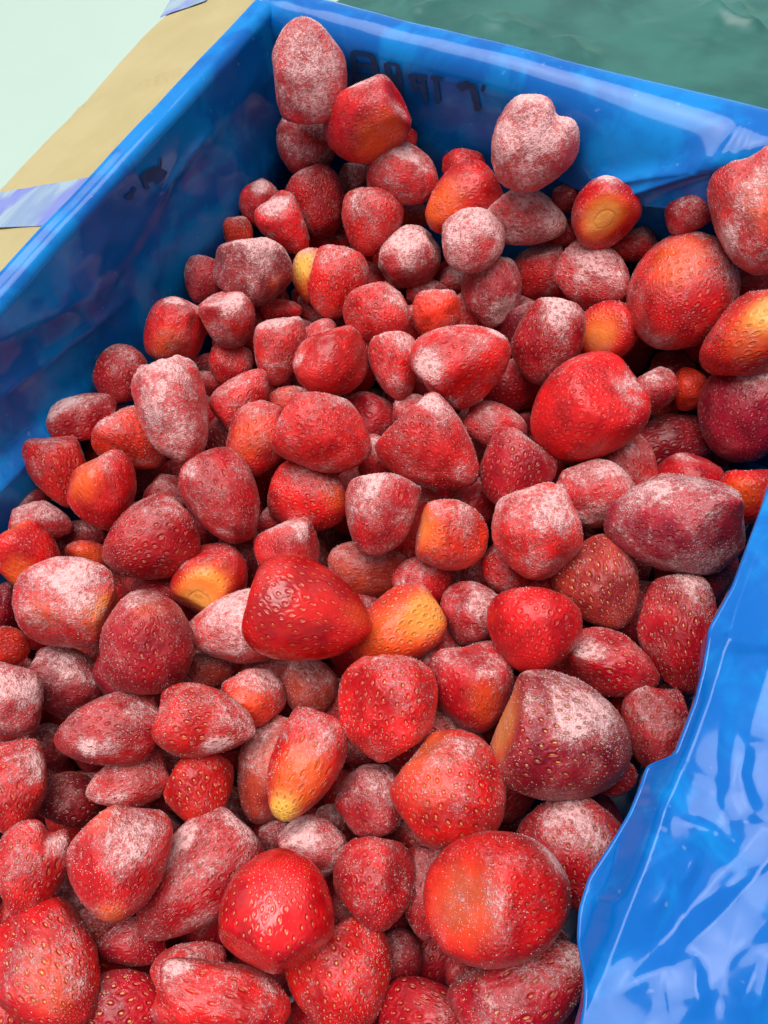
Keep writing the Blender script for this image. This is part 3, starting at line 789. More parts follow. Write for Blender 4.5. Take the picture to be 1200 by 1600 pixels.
(399,1089,48,45,-20,-20,'l',.2,'O',.45,.2,0,0,'o0,-.1,.8,.5',"orange-red strawberry with a frosted side right of the white-bottomed oval one"),
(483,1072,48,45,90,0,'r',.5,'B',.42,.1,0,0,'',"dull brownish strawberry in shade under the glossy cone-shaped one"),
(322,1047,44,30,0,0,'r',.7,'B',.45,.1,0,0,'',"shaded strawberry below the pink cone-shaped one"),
(14,1230,72,60,90,10,'b',-.3,'R',.36,.5,.1,0,'w.6,-.3,.4,.5',"red strawberry with frosty edges at the left edge, under the pale pink one"),
(110,1249,50,44,0,0,'r',.65,'M',.2,.9,0,0,'',"dark maroon strawberry with yellow seeds sunk at left"),
(199,1221,66,43,160,5,'e',.05,'R',.5,.3,0,0,'w-.2,.5,.5,.5',"pinkish oval strawberry above the orange-tipped frosted one"),
(313,1233,57,57,80,10,'t',.2,'R',.22,1,.1,0,'',"bright red strawberry full of yellow seeds below the white-bottomed oval one"),
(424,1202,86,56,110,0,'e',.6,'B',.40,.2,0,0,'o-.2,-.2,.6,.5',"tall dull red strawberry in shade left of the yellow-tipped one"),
(476,1198,89,55,113,5,'e',-.4,'R',.34,.5,.1,0,'o-.1,.35,.9,1 y-.35,.8,.6,1',"red strawberry with a yellow tip pointing down, lower middle"),
(582,1252,57,55,60,10,'l',.2,'C',.45,.3,0,0,'',"frosted red strawberry right of the yellow-tipped one"),
(568,1172,36,28,0,0,'r',.9,'M',.4,.2,0,0,'',"dark strawberry in the shade under the large smooth blocky one"),
# lower left
(47,1357,78,58,105,10,'h2',-.3,'R',.42,.6,.05,0,'w.5,-.5,.4,.6',"two-lobed red strawberry at the left edge with its tip down"),
(185,1348,91,80,97,10,'t',-.45,'R',.46,.3,.05,0,'o-.05,.85,.4,1 w.0,-.1,.5,.5 o-.3,-.7,.4,.5',"large frosted strawberry with an orange tip pointing down, lower left"),
(308,1375,116,76,133,5,'c',-.4,'C',.36,.4,.08,0,'w-.55,-.55,.4,.8 w.55,-.7,.4,.6 w.3,.75,.4,.4',"large crimson cone-shaped strawberry with deep seed pits, beside the glossy round one"),
(434,1421,98,89,-85,25,'r2',-.85,'R',.0,.8,1,0,'w.2,-.3,.35,.4',"glossy wet bright red round strawberry on top at the bottom middle"),
(488,1324,56,52,0,0,'l',.25,'C',.6,.1,0,0,'w-.1,-.3,.5,.4',"frosted strawberry behind the glossy wet round one"),
(584,1381,73,64,95,10,'r',.0,'R',.36,.4,.05,0,'',"rounded red strawberry right of the glossy wet round one"),
(72,1512,103,92,60,25,'e',-.2,'R',.18,1,.1,0,'o-.1,.1,.6,.5 w.4,-.3,.5,.5',"very large red strawberry with many yellow seeds in the bottom left corner"),
(203,1472,58,40,170,0,'c',.4,'C',.38,.2,.05,0,'',"small dark red strawberry under the large orange-tipped one"),
(120,1404,36,40,0,0,'r',.8,'M',.5,.2,0,0,'',"dark frosted strawberry wedged left of the large orange-tipped one"),
(298,1515,62,46,-30,0,'e',.3,'R',.38,.3,.1,0,'',"red strawberry half hidden behind the frosty-edged one at the bottom edge"),
(347,1572,107,72,10,0,'l',-.3,'R',.30,.3,.2,0,'w-.5,-.7,.3,.8 w.7,-.5,.3,.6',"big red strawberry with frosty edges at the bottom edge, under the glossy round one"),
(192,1578,66,64,0,20,'r',.25,'C',.2,1,.05,0,'',"dark red yellow-seeded strawberry at the bottom edge beside the very large corner one"),
(533,1528,92,84,80,20,'e',.1,'R',.22,1,.1,0,'w-.7,.3,.4,.3',"red strawberry with large golden seeds at the bottom, right of the glossy round one"),
(430,1302,26,28,0,0,'r',.9,'M',.5,.1,0,0,'',"dark frosted strawberry deep between the crimson cone and the yellow-tipped one"),
(522,1282,30,26,0,0,'r',.9,'M',.45,.1,0,0,'',"dark strawberry sunk just below the yellow-tipped one"),
# middle right
(707,838,56,55,20,-35,'r',-.05,'O',.45,.4,0,.35,'o-.5,0,.6,.9 w.5,-.2,.5,.4',"orange-red strawberry with a pale scar on its left, right of the sugary knobbly one"),
(839,833,72,69,70,10,'l',-.3,'R',.62,.3,0,0,'',"mottled red and white strawberry beside the large maroon egg-shaped one"),
(928,772,64,56,15,5,'l',-.05,'P',.62,.1,0,0,'',"frosted pink strawberry above the large maroon egg-shaped one"),
(667,905,48,45,-40,10,'c',.15,'R',.4,.3,0,0,'w-.8,0,.3,.6',"small pointed red strawberry below the orange-red scarred one in the middle"),
(792,890,42,38,40,0,'r',.5,'R',.38,.3,0,0,'',"red strawberry half hidden under the mottled red and white one"),
(740,958,51,50,0,10,'r',.35,'C',.4,.4,0,0,'',"dim red strawberry left of the bright seedy fan-shaped one"),
(833,985,66,75,96,15,'t',-.4,'R',.14,.3,.15,0,'',"bright red fan-shaped seedy strawberry with almost no frost, right of the middle"),
(938,915,73,68,60,15,'t',-.1,'B2',.28,1,.05,0,'',"brownish red yellow-seeded strawberry below the large maroon egg-shaped one"),
(738,1075,70,67,80,0,'e',.1,'C',.3,.2,.1,0,'o.35,.35,.6,.5 w-.7,-.3,.4,.4',"dark red strawberry with an orange glow, right of the large smooth blocky one"),
(960,1040,72,52,20,0,'e',.2,'C',.34,.6,.1,0,'w-.4,-.5,.5,.5',"dark red strawberry between the bright fan-shaped one and the liner, pointing right"),
(1063,992,94,66,75,5,'e',.1,'C',.34,1,.05,0,'w.5,-.65,.5,.5',"long red strawberry with golden seeds half under the right liner edge"),
(1052,820,110,81,175,0,'e',-.5,'M2',.50,.3,.0,0,'w-.4,-.6,.5,.3 w.3,.8,.5,.5',"large maroon egg-shaped strawberry dusted with frost beside the right liner edge"),
(1024,1140,67,53,90,0,'e',.3,'C',.36,.4,.05,0,'w.0,-.4,.5,.3',"red strawberry half under the liner edge, lower one next to the cut-faced big berry"),
(878,1153,110,98,15,-24,'cut',-.35,'M3',.42,.9,.0,.5,'w.5,-.4,.6,.55',"very large dark strawberry with a flat pale cut face and frosted shoulder, lower right"),
(706,1236,95,87,60,-25,'r',-.4,'R',.28,.8,.1,.2,'o-.35,-.2,.6,.4 w.4,.5,.5,.3 w.95,0,.3,.5',"big red strawberry with an orange glow left of the cut-faced one"),
(898,1333,92,84,60,10,'e',.35,'C',.42,.6,.0,0,'w-.2,-.4,.6,.4',"dark dusty strawberry under the cut-faced one, next to the liner"),
(777,1401,112,104,-10,-58,'r3',-.55,'R',.22,.3,.12,.14,'o-.35,.05,.7,.12 w-.3,.05,.6,.35 w.85,-.5,.4,1',"big bright red strawberry facing up with its pale round scar, lower right"),
(818,1552,112,74,-28,10,'e',-.25,'C',.40,.6,.05,0,'w-.5,.3,.5,.4 w.7,-.4,.4,.4',"large frosted strawberry at the bottom edge by the liner"),
(668,1396,72,44,95,0,'e',.5,'C',.42,.3,.0,0,'',"dark red strawberry squeezed left of the big scarred one"),
(660,1588,68,64,0,10,'r',.25,'C',.08,.6,.2,0,'',"smooth deep red strawberry in shade at the bottom edge"),
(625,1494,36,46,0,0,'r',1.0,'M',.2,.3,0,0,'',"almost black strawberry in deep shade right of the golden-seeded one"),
(722,1520,26,30,0,0,'r',.8,'C',.25,.3,0,0,'',"dark strawberry in shade under the big scarred one"),
(855,1466,34,24,0,0,'r',.6,'M',.45,.2,0,0,'',"maroon strawberry end showing between the big scarred one and the bottom frosted one"),
# upper right
(725,567,76,67,-25,5,'e',-.45,'R',.40,.3,.05,0,'w-.6,0,.45,1 w.7,-.8,.35,.9 w-.3,.85,.35,.5',"large pink-red strawberry with a white powdery patch on its left, upper middle"),
(855,535,68,57,95,10,'e',-.25,'C',.42,.5,.0,0,'w.2,-.7,.6,.7',"crimson strawberry with a frosty top, upper right of the middle"),
(950,517,51,45,-30,-66,'r3',.05,'R',.25,.2,.1,.3,'o-.3,-.2,.7,.9',"red strawberry with an orange scar, tucked below the dark-dotted pale pink one"),
(915,641,93,79,145,0,'r2',-.5,'R',.18,.2,.15,0,'w.8,-.4,.4,.5',"large smooth red egg-shaped strawberry right of the middle"),
(1019,612,30,43,60,0,'r',.5,'C',.42,.2,0,0,'',"frosted strawberry behind the right shoulder of the smooth red egg-shaped one"),
(1055,696,80,57,-15,0,'e',-.05,'M3',.25,.5,.05,0,'w.6,.3,.4,.3',"dark maroon strawberry above the large frost-dusted egg-shaped one"),
(1168,641,85,80,120,10,'r',-.3,'M2',.28,.4,.05,0,'w.1,-.75,.5,.5',"purplish maroon strawberry at the right edge below the yellow-flushed one"),
(1172,527,90,62,150,5,'e',-.55,'R',.3,.6,.1,0,'o.2,-.2,.9,.8 y.2,-.45,.5,.7',"orange strawberry flushed with yellow at the right edge"),
(1050,584,38,38,0,0,'r',1.0,'M',.2,.2,0,0,'',"dark strawberry in the gap below the very large orange-topped one"),
(1080,608,28,34,0,0,'r',.8,'O',.15,.2,0,0,'',"shaded orange-red strawberry left of the purplish maroon one"),
(680,703,79,70,40,10,'t3',-.35,'R',.40,.4,.05,0,'w0,-.9,.4,.6 w.5,.5,.4,.4',"broad triangular red strawberry with frosted corners in the middle of the pile"),
(807,737,62,58,110,15,'t',-.2,'C',.32,.5,.05,0,'',"neat crimson strawberry with even seeds right of the broad triangular one"),
(776,668,50,37,20,0,'r',.5,'P',.55,.3,0,0,'',"frosted strawberry in shade behind the neat crimson one"),
(619,572,54,40,80,10,'e',.0,'R',.5,.3,0,0,'',"frosted oval strawberry between the smooth round one and the white-patched one"),
(646,643,32,28,0,0,'r',.5,'P',.6,.1,0,0,'',"frosted strawberry top under the white-patched one"),
(800,606,46,46,0,0,'r',.9,'C',.25,.2,0,0,'',"dark red strawberry in shade under the frosty-topped crimson one"),
(742,786,42,40,0,0,'r',.9,'C',.4,.2,0,0,'',"dim strawberry in the gap below the broad triangular one"),
(1167,777,42,54,90,0,'e',.25,'R',.15,.2,.15,0,'o-.2,0,.7,.7',"smooth orange-red strawberry at the top end of the right liner edge"),
(588,720,28,42,0,0,'r',.75,'C',.5,.2,0,0,'',"dim frosted strawberry left of the broad triangular one"),
(1168,440,50,30,0,0,'r',1.0,'C',.4,.2,0,0,'',"dark strawberry under the huge frosted one at the right edge"),
(884,366,30,26,0,0,'r',1.0,'C',.4,.2,0,0,'',"dark strawberry left of the orange cut end by the far wall"),
(888,308,26,24,0,0,'r',1.0,'M',.4,.2,0,0,'',"dark strawberry behind the heart-shaped frosted one"),
(852,914,36,26,0,0,'r',.7,'C',.3,.3,0,0,'',"dark red strawberry above the bright fan-shaped one"),
(10,948,26,38,0,0,'r',.7,'M',.3,.2,0,0,'',"maroon strawberry at the left edge beside the angular lumpy one"),
(80,1165,36,36,0,0,'r',1.0,'M',.3,.3,0,0,'',"dark strawberry in the gap left of the oval white-sided one"),
(962,1212,34,32,0,0,'r',.6,'C',.3,.4,0,0,'',"dark red strawberry just behind the cut-faced one's right end"),
]
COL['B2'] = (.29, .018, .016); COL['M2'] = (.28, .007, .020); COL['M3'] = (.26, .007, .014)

Z0, DZ = -.30 * H, .026
RHO_UP = DOWN * -1
class Berry: pass

def make_berry(row):
    b = Berry()
    (b.cx, b.cy, b.pl, b.pw, b.ang, b.tilt, b.shape, b.L, b.colk, b.frost, b.seedy, b.wet, b.scar, b.spots, b.label) = row
    b.pl *= 1.015; b.pw *= 1.015
    d = ray(b.cx, b.cy)
    b.d = d; b.v = d / np.linalg.norm(d)
    b.D = (Z0 - b.L * DZ - H) / d[2]
    P = lambda w: w - b.v * np.dot(w, b.v)
    ca, sa = math.cos(math.radians(b.ang)), math.sin(math.radians(b.ang))
    mj = P(RIGHT * ca + DOWN * sa) * b.pl / FOC
    mi = P(-RIGHT * sa + DOWN * ca) * b.pw / FOC
    lm = np.linalg.norm(mj)
    b.e1 = mj / lm
    b.a = lm; b.b = np.linalg.norm(np.cross(mj, mi)) / lm
    b.e3 = -b.v
    b.e2 = np.cross(b.e3, b.e1)
    t = math.radians(b.tilt)
    r = random.Random(int(b.cx * 7 + b.cy * 13))
    b.rnd = r
    if abs(b.tilt) < 45:
        b.w2 = b.b * r.uniform(.90, 1.05)
        b.len = math.sqrt(max(b.a ** 2 - (b.w2 * math.sin(t)) ** 2, (.55 * b.a) ** 2)) / math.cos(t)
        b.len = min(b.len, b.a * 1.18)
    else:
        b.len = 1.0 * max(b.a, b.b)
        b.w2 = math.sqrt(max(b.a ** 2 - (b.len * math.cos(t)) ** 2, (.6 * b.a) ** 2)) / abs(math.sin(t))
    b.axis = b.e1 * math.cos(t) + b.e3 * math.sin(t)
    b.ax2 = np.cross(b.axis, b.e2)
    b.M = np.stack([b.e2, b.ax2, b.axis], 1)       # columns: local x, y, z in the world
    b.semi = np.array([b.b, b.w2, b.len])           # per metre of depth
    return b
def centre(b): return CAM + b.d * b.D
def rad(b, dirw):
    l = b.M.T @ dirw
    return b.D / math.sqrt(np.sum((l / b.semi) ** 2))

BS_ = [make_berry(r) for r in T]
def wall_limit(B):
    """depth along its line of sight at which a fruit touches the left or the far wall"""
    ex = .88 * math.sqrt(np.sum((B.M[0] * B.semi) ** 2)); ey = .88 * math.sqrt(np.sum((B.M[1] * B.semi) ** 2))
    lim = 9.0
    if ex - B.d[0] > 0: lim = min(lim, -(XL + .001) / (ex - B.d[0]))
    if B.d[1] + ey > 0: lim = min(lim, (YB - .002) / (B.d[1] + ey))
    return lim
for B in BS_:
    B.Dmax = wall_limit(B); B.D = min(B.D, B.Dmax)
# settle: where two fruits would share space, the one lying deeper sinks along the line of sight
order = sorted(range(len(BS_)), key=lambda i: (BS_[i].L, -BS_[i].cy))
for it in range(60):
    moved = 0
    for ii in range(len(order)):
        A = BS_[order[ii]]
        ca_ = centre(A)
        for jj in range(ii + 1, len(order)):
            B = BS_[order[jj]]
            if abs(A.cx - B.cx) > 260 or abs(A.cy - B.cy) > 260: continue
            w = centre(B) - ca_
            dist = np.linalg.norm(w)
            if dist < 1e-6: B.D += .004; continue
            w /= dist
            need = .90 * (rad(A, w) + rad(B, -w))
            if dist < need:
                q = min((need - dist) * .35, .004)
                room = max(B.Dmax - B.D, 0.0)
                g = min(q, room)
                B.D += g
                A.D -= (q - g) * .6 + (.0 if B.L - A.L > .3 else q * .2)
                moved += 1
    for B in BS_:
        B.D = min(B.D, B.Dmax)

SH = {  # taper, tip power, flat end, dimple, lump, facets
    'r': (.11, 1.0, .88, .07, .045, 4), 'r2': (.12, .95, .93, .04, .020, 2), 'r3': (.10, 1.0, .74, .05, .02, 2),
    'e': (.27, 1.0, .84, .07, .040, 4), 'c': (.38, 1.05, .84, .05, .028, 3), 'k': (.34, .92, .80, .05, .022, 2),
    't': (.27, .98, .80, .06, .035, 4), 't3': (.34, .92, .74, .05, .035, 4), 'l': (.08, 1.0, .88, .08, .070, 6), 'b': (.06, .95, .80, .06, .05, 9),
    'h': (.16, 1.0, .95, .05, .045, 3), 'h2': (.30, 1.0, .92, .05, .035, 3), 'cut': (.10, .95, .62, .02, .03, 4),
}
def berry_mesh(b, NU, NV, name="strawberry"):
    k, q, cut, dim, lump, nfac = SH[b.shape]
    r = b.rnd
    th = np.linspace(.012, math.pi - .012, NV); ph = np.linspace(0, 2 * math.pi, NU + 1) + r.uniform(0, 6)
    TH, PH = np.meshgrid(th, ph, indexing='ij')
    s = np.cos(TH); ro = np.sin(TH)
    ro = np.where(s > 0, ro ** q, ro)
    ro = ro * (1 - k * s)
    ro = ro / ro.max()
    # blunt hulled end with a soft shoulder
    e = .10
    z = s.copy()
    over = -s - cut
    z = s + e * np.log1p(np.exp(over / e * 2.2)) / 2.2
    z = z + dim * np.exp(-(ro / .42) ** 2) * (s < 0)
    z = (z - z.min()) / (z.max() - z.min()) * 2 - 1
    P = np.stack([ro * np.cos(PH), ro * np.sin(PH), z], -1).reshape(-1, 3)
    U = np.stack([np.sin(TH) * np.cos(PH), np.sin(TH) * np.sin(PH), s], -1).reshape(-1, 3)
    if b.shape in ('h', 'h2'):
        g = np.exp(-((U[:, 0] - .22) / .24) ** 2) * smooth01(.25, -.9, U[:, 2])
        P *= (1 - (.20 if b.shape == 'h' else .22) * g)[:, None]
    # pressed facets
    for _ in range(nfac):
        n = np.array([r.gauss(0, 1), r.gauss(0, 1), r.gauss(0, .8)]); n /= np.linalg.norm(n)
        dd = r.uniform(.74, .93)
        h = P @ n - dd
        P -= n[None, :] * (np.log1p(np.exp(np.clip(h / .05, -30, 30))) * .05 * .85)[:, None]
    so = r.uniform(0, 90)
    dsp = lump * (N3(U, 1.35, so) * 1.25 + .55 * N3(U, 2.9, so + 5) + .22 * N3(U, 6.5, so + 9)) + .016 * b.frost * N3(U, 17, so + 3) + .010 * b.frost * np.array([r.gauss(0, .5) for _ in range(len(U))]) * np.repeat(np.abs(np.sin(th)) ** .5, NU + 1)
    P *= (1 + dsp)[:, None]
    # refit so that the outline keeps the measured size
    w = (b.M @ (P * b.semi).T).T * b.D
    loc = P * b.semi * b.D
    pr1 = w @ b.e1; pr2 = w @ b.e2
    s1 = 2 * b.a * b.D / (pr1.max() - pr1.min()); s2 = 2 * b.b * b.D / (pr2.max() - pr2.min())
    w = w + np.outer(pr1 * (s1 - 1), b.e1) + np.outer(pr2 * (s2 - 1), b.e2)
    w -= b.e1 * (((w @ b.e1).max() + (w @ b.e1).min()) / 2) + b.e2 * (((w @ b.e2).max() + (w @ b.e2).min()) / 2)
    loc = (b.M.T @ w.T).T
    nu = NU + 1
    idx = np.arange(NV * nu).reshape(NV, nu)
    # weld the seam: last column reuses the first
    idx[:, -1] = idx[:, 0]
    keep = np.ones(NV * nu, bool).reshape(NV, nu); keep[:, -1] = False
    remap = np.cumsum(keep.ravel()) - 1
    idx = remap[idx]
    faces = np.stack([idx[:-1, :-1], idx[1:, :-1], idx[1:, 1:], idx[:-1, 1:]], -1).reshape(-1, 4)
    V = loc.reshape(NV, nu, 3)[:, :-1].reshape(-1, 3)
    me = bpy.data.meshes.new(name)
    caps = [list(map(int, idx[0, :-1])), list(map(int, idx[-1, :-1][::-1]))]
    me.from_pydata(V.tolist(), [], faces.tolist() + caps)
    me.polygons.foreach_set('use_smooth', [True] * len(me.polygons))
    # lattice coordinates for the achenes
    circ = 2 * math.pi * (b.semi[0] + b.semi[1]) / 2 * b.D
    NC = max(14, min(28, round(circ / (.0045 + .0013 * r.random()))))
    vv = np.log(np.tan(np.clip(TH, .20, math.pi - .20) / 2)) * NC / (2 * math.pi)
    uu_ = (PH - PH[0, 0]) / (2 * math.pi) * NC
    uv = me.uv_layers.new(name='lattice')
    full = np.arange(NV * nu).reshape(NV, nu)
    fq = np.stack([full[:-1, :-1], full[1:, :-1], full[1:, 1:], full[:-1, 1:]], -1).reshape(-1)
    fu = np.concatenate([fq, full[0, :-1], full[-1, :-1][::-1]])
    UV = np.stack([uu_.ravel()[fu], vv.ravel()[fu]], -1).astype(np.float32)
    uv.data.foreach_set('uv', UV.ravel())
    # spots
    Uw = (b.M @ U.T).T
    sp = np.zeros((NV * nu, 4)); sp[:, 3] = 1
    Pv = lambda w_: w_ - b.v * np.dot(w_, b.v)
    er = Pv(RIGHT); er /= np.linalg.norm(er); ed = np.cross(b.v, er)
    if np.dot(ed, DOWN) < 0: ed = -ed
    for tok in b.spots.split():
        ch = {'o': 0, 'y': 1, 'w': 2}[tok[0]]
        dx, dy, rr, st = map(float, tok[1:].split(','))
        r2 = dx * dx + dy * dy
        if r2 > .98: dx, dy = dx * .99 / math.sqrt(r2), dy * .99 / math.sqrt(r2); r2 = .98
        dv = er * dx + ed * dy + b.e3 * math.sqrt(1 - r2)
        angd = np.arccos(np.clip(Uw @ dv, -1, 1))
        sp[:, ch] = np.maximum(sp[:, ch], st * smooth01(rr * 1.25, rr * .35, angd))
    tp = (1 - TH.ravel() / math.pi)
    sel = keep.ravel()
    at = me.attributes.new('spots', 'FLOAT_COLOR', 'POINT'); at.data.foreach_set('color', sp[sel].astype(np.float32).ravel())
    at = me.attributes.new('tpos', 'FLOAT', 'POINT'); at.data.foreach_set('value', tp[sel].astype(np.float32))
    me.update()
    b.geo = (V, faces, Uw.reshape(NV, nu, 3)[:, :-1].reshape(-1, 3), sp[sel], so)
    return me, w

def frost_mesh(b, n):
    """needle-like ice crystals standing on the skin, thickest in patches and on the upper far side"""
    V, F, Uw, sp, so = b.geo
    A, B, C, D = (V[F[:, k]] for k in range(4))
    nrm = np.cross(C - A, D - B); ar = np.linalg.norm(nrm, axis=1) + 1e-15; nrm /= ar[:, None]
    cen = (A + B + C + D) / 4
    nrm *= np.sign(np.sum(nrm * cen, 1))[:, None]
    uw = Uw[F[:, 0]]
    nz = N3(uw, 2.2, so + 31, 2)
    up = np.clip((b.M @ nrm.T).T @ np.array([-.1, .62, .78]), 0, 1)
    wt = ar * np.exp(2.6 * nz) * (.45 + 1.3 * up) * (1 + 3 * sp[F[:, 0], 2])
    rs = np.random.RandomState(int(b.cx * 31 + b.cy))
    pick = rs.choice(len(F), n, p=wt / wt.sum())
    u, v = rs.rand(n, 1), rs.rand(n, 1)
    P = (A[pick] * (1 - u) + B[pick] * u) * (1 - v) + (D[pick] * (1 - u) + C[pick] * u) * v
    nn = nrm[pick] + rs.normal(0, .45, (n, 3)); nn /= np.linalg.norm(nn, axis=1)[:, None]
    t = np.cross(nn, rs.normal(0, 1, (n, 3))); t /= np.linalg.norm(t, axis=1)[:, None] + 1e-9
    q = np.cross(nn, t)
    r = (.00007 + .00011 * rs.rand(n, 1) ** 2); h = r * (1.6 + 2.2 * rs.rand(n, 1))
    P = P - nn * .00008
    vs = np.stack([P + t * r, P - t * r * .5 + q * r * .87, P - t * r * .5 - q * r * .87, P + nn * h], 1).reshape(-1, 3)
    i = np.arange(n)[:, None] * 4
    fs = np.concatenate([i + np.array([[0, 1, 3]]), i + np.array([[1, 2, 3]]), i + np.array([[2, 0, 3]])], 0)
    me = bpy.data.meshes.new("frost")
    me.vertices.add(len(vs)); me.vertices.foreach_set('co', vs.astype(np.float32).ravel())
    me.loops.add(fs.size); me.loops.foreach_set('vertex_index', fs.astype(np.int32).ravel())
    me.polygons.add(len(fs)); me.polygons.foreach_set('loop_start', (np.arange(len(fs)) * 3).astype(np.int32))
    me.update(calc_edges=True); me.validate()
    return me

def place(b, NU, NV, group, label):
    me, _ = berry_mesh(b, NU, NV)
    o = link("strawberry", me, MB)
    c = centre(b)
    mw = Matrix.Identity(4)
    for i in range(3):
        for j in range(3): mw[i][j] = b.M[i, j]
        mw[i][3] = c[i]
    o.matrix_world = mw
    rr = b.rnd
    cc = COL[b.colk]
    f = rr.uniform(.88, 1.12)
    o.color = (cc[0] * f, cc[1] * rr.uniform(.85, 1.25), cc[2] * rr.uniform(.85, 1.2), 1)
    o["frost"] = float(b.frost); o["seedy"] = float(b.seedy); o["wet"] = float(b.wet); o["scar"] = float(b.scar)
    if label:
        o["label"] = label; o["category"] = "strawberry"; o["group"] = group
    return o

GRP = "frozen strawberries in the lined box"
fruit = []
for b in BS_:
    big = max(b.pl, b.pw)
    NU, NV = (88, 60) if big > 80 else (72, 48) if big > 50 else (56, 38)
    o = place(b, NU, NV, GRP, b.label)
    fruit.append(o)
    if b.frost > .1 and b.L < .75:
        n = int(min(3600, 2700 * b.frost ** 1.2 * (math.sqrt(b.pl * b.pw) / 62) ** 1.6 + 100))
        link("frost", frost_mesh(b, n), MX, o, kind='stuff')

# deeper fruit under the visible layer
def filler(x, y, z, r):
    dd = np.array([x, y, z]) - CAM
    dep = np.dot(dd, FWD); d = dd / dep
    px, py = CX + np.dot(d, RIGHT) * FOC, CY + np.dot(d, DOWN) * FOC
    pl = r * FOC / dep
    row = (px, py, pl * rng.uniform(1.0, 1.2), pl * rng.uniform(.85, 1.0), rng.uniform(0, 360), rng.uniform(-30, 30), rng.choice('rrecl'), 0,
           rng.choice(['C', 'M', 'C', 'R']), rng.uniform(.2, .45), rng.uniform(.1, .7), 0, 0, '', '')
    b = make_berry(row)
    b.D = dep
    return b
allb = list(BS_)
fills = []
for layer in range(3):
    zc = Z0 - .030 - .026 * layer
    st = .034
    y = YF + .02; ri = 0
    while y < YB - .015:
        x = XL + .018 + (st / 2 if ri % 2 else 0)
        while x < XR - .012:
            r0 = rng.uniform(.015, .020)
            jx, jy = rng.uniform(-.005, .005), rng.uniform(-.005, .005)
            z = zc + rng.uniform(-.004, .004)
            if layer == 0:
                z = Z0 - .014
            for _ in range(14):
                c = np.array([x + jx, y + jy, z])
                ok = True
                for B in allb:
                    w = c - centre(B); dist = np.linalg.norm(w)
                    if dist < .09 and dist < .86 * (rad(B, w / max(dist, 1e-6)) + r0):
                        ok = False; break
                if ok: break
                z -= .004
            if ok and z > ZB + .02 and z < Z0 - .006:
                b = filler(x + jx, y + jy, z, r0)
                fills.append(b); allb.append(b)
            x += st
        y += st * .88; ri += 1
fo = [place(b, 36, 24, GRP, None) for b in fills]
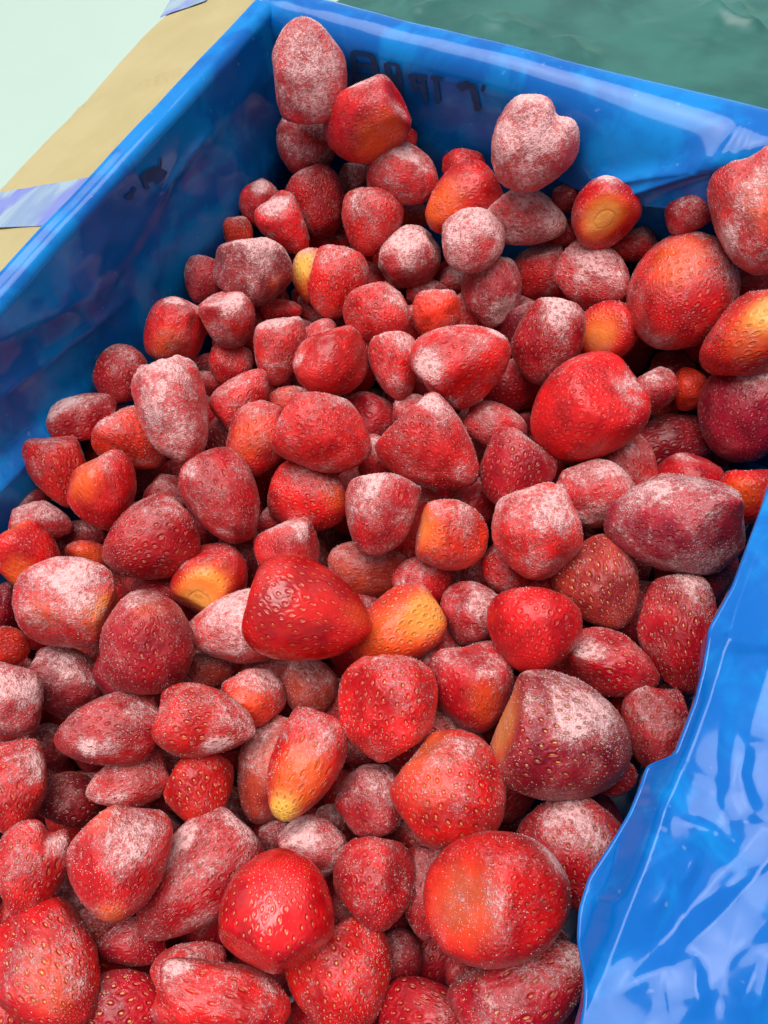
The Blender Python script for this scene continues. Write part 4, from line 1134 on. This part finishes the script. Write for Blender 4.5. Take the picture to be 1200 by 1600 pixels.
# which of them does the camera meet between the fruit above?
bpy.context.view_layer.update()
dg = bpy.context.evaluated_depsgraph_get()
hits, hitpos = {}, {}
for iy in range(0, 1600, 5):
    for ix in range(0, 1200, 5):
        d = Vector(ray(ix, iy)).normalized()
        hit, _, _, _, ob, _ = sc.ray_cast(dg, Vector(CAM), d)
        if hit:
            ob = ob.parent if ob.name.startswith('frost') else ob
            hits[ob.name] = hits.get(ob.name, 0) + 1
            hitpos[ob.name] = hitpos.get(ob.name, np.zeros(2)) + (ix, iy)
LAND = [  # landmarks by which a fruit deep in the pile can be found
    (485, 112, 'upright corner berry'), (572, 194, 'orange-sided corner berry'), (832, 230, 'heart-shaped frosted one'), (822, 340, 'pale frosted lying one'),
    (947, 333, 'orange cut end'), (1176, 337, 'huge frosted one'), (1067, 458, 'very large orange-topped one'), (740, 376, 'round powdery pink one'),
    (721, 314, 'orange-red angular one'), (397, 423, 'lumpy dented maroon one'), (488, 432, 'cream-topped one'), (272, 644, 'white-crusted lumpy one'),
    (520, 567, 'smooth bright red round one'), (509, 680, 'large triangular one'), (680, 703, 'broad triangular one'), (725, 567, 'white-patched one'),
    (855, 535, 'frosty-topped crimson one'), (926, 432, 'dark-dotted pale pink one'), (915, 641, 'smooth red egg-shaped one'), (1055, 696, 'dark maroon one'),
    (1172, 527, 'yellow-flushed one'), (1168, 641, 'purplish maroon one'), (1052, 820, 'large maroon egg-shaped one'), (839, 833, 'mottled red and white one'),
    (707, 838, 'orange-red scarred one'), (589, 803, 'sugary knobbly one'), (483, 776, 'rounded white-specked one'), (349, 778, 'long dark red one'),
    (161, 768, 'orange-shouldered one'), (234, 847, 'plump crimson one'), (332, 904, 'yellow-orange cut end'), (105, 941, 'angular lumpy one'),
    (230, 1003, 'big rounded fine-frosted one'), (362, 982, 'pink cone-shaped one'), (486, 958, 'glossy cone-shaped one'), (617, 983, 'orange and yellow one'),
    (603, 1105, 'large smooth blocky one'), (833, 985, 'bright red fan-shaped one'), (938, 915, 'brownish yellow-seeded one'), (1063, 992, 'long golden-seeded one'),
    (878, 1153, 'cut-faced big one'), (706, 1236, 'big orange-glowing one'), (777, 1401, 'big scarred one'), (898, 1333, 'dark dusty one'),
    (818, 1552, 'large frosted one by the liner'), (434, 1421, 'glossy round one'), (308, 1375, 'large crimson cone'), (185, 1348, 'large orange-tipped one'),
    (47, 1357, 'two-lobed one'), (72, 1512, 'very large corner one'), (533, 1528, 'golden-seeded bottom one'), (347, 1572, 'frosty-edged bottom one'),
    (476, 1198, 'yellow-tipped one'), (322, 1129, 'white-bottomed oval one'), (169, 1142, 'oval white-sided one'), (44, 871, 'orange-bottomed one'),
    (90, 737, 'downward-pointing seedy one'), (313, 1233, 'yellow-seeded bright red one'), (6, 1097, 'pale pink left-edge one'), (1167, 777, 'orange-red one by the liner'),
    (190, 584, 'small round crimson one'), (584, 1381, 'rounded red bottom one'), (807, 737, 'neat crimson one'), (590, 491, 'rounded frosted red one'),
]
SIDES = ['right of', 'below right of', 'below', 'below left of', 'left of', 'above left of', 'above', 'above right of']
hidden, taken = [], set()
for o in sorted(fo, key=lambda q: -hits.get(q.name, 0)):
    n = hits.get(o.name, 0)
    if n < 4:
        hidden.append(o); continue
    x, y = hitpos[o.name] / n
    lab = None
    for lx, ly, short in sorted(LAND, key=lambda q: (q[0] - x) ** 2 + (q[1] - y) ** 2)[:5]:
        side = SIDES[int(round(math.degrees(math.atan2(y - ly, x - lx)) / 45)) % 8]
        if (side, short) not in taken:
            taken.add((side, short)); lab = "dark strawberry deep in a gap %s the %s" % (side, short); break
    o["label"] = lab or "dark strawberry deep in the pile, glimpsed between those above"
    o["category"] = "strawberry"; o["group"] = "strawberries glimpsed deep in the pile"
# those nobody can see are one mass at the bottom of the box
bm = bmesh.new()
for o in hidden:
    t = o.data.copy(); t.transform(o.matrix_world); bm.from_mesh(t); bpy.data.meshes.remove(t)
me = bpy.data.meshes.new("buried_strawberries"); bm.to_mesh(me); bm.free()
mass = link("buried_strawberries", me, MB, kind='stuff')
mass.color = (.3, .01, .017, 1); mass["frost"] = .35; mass["seedy"] = .4; mass["wet"] = 0.0; mass["scar"] = 0.0
for o in hidden:
    me = o.data; bpy.data.objects.remove(o); bpy.data.meshes.remove(me)
print("fruit", len(fruit), "fill", len(fo), "hidden", len(hidden))
for o in fruit:
    if hits.get(o.name, 0) < 4: print("LOWVIS", hits.get(o.name, 0), o["label"])
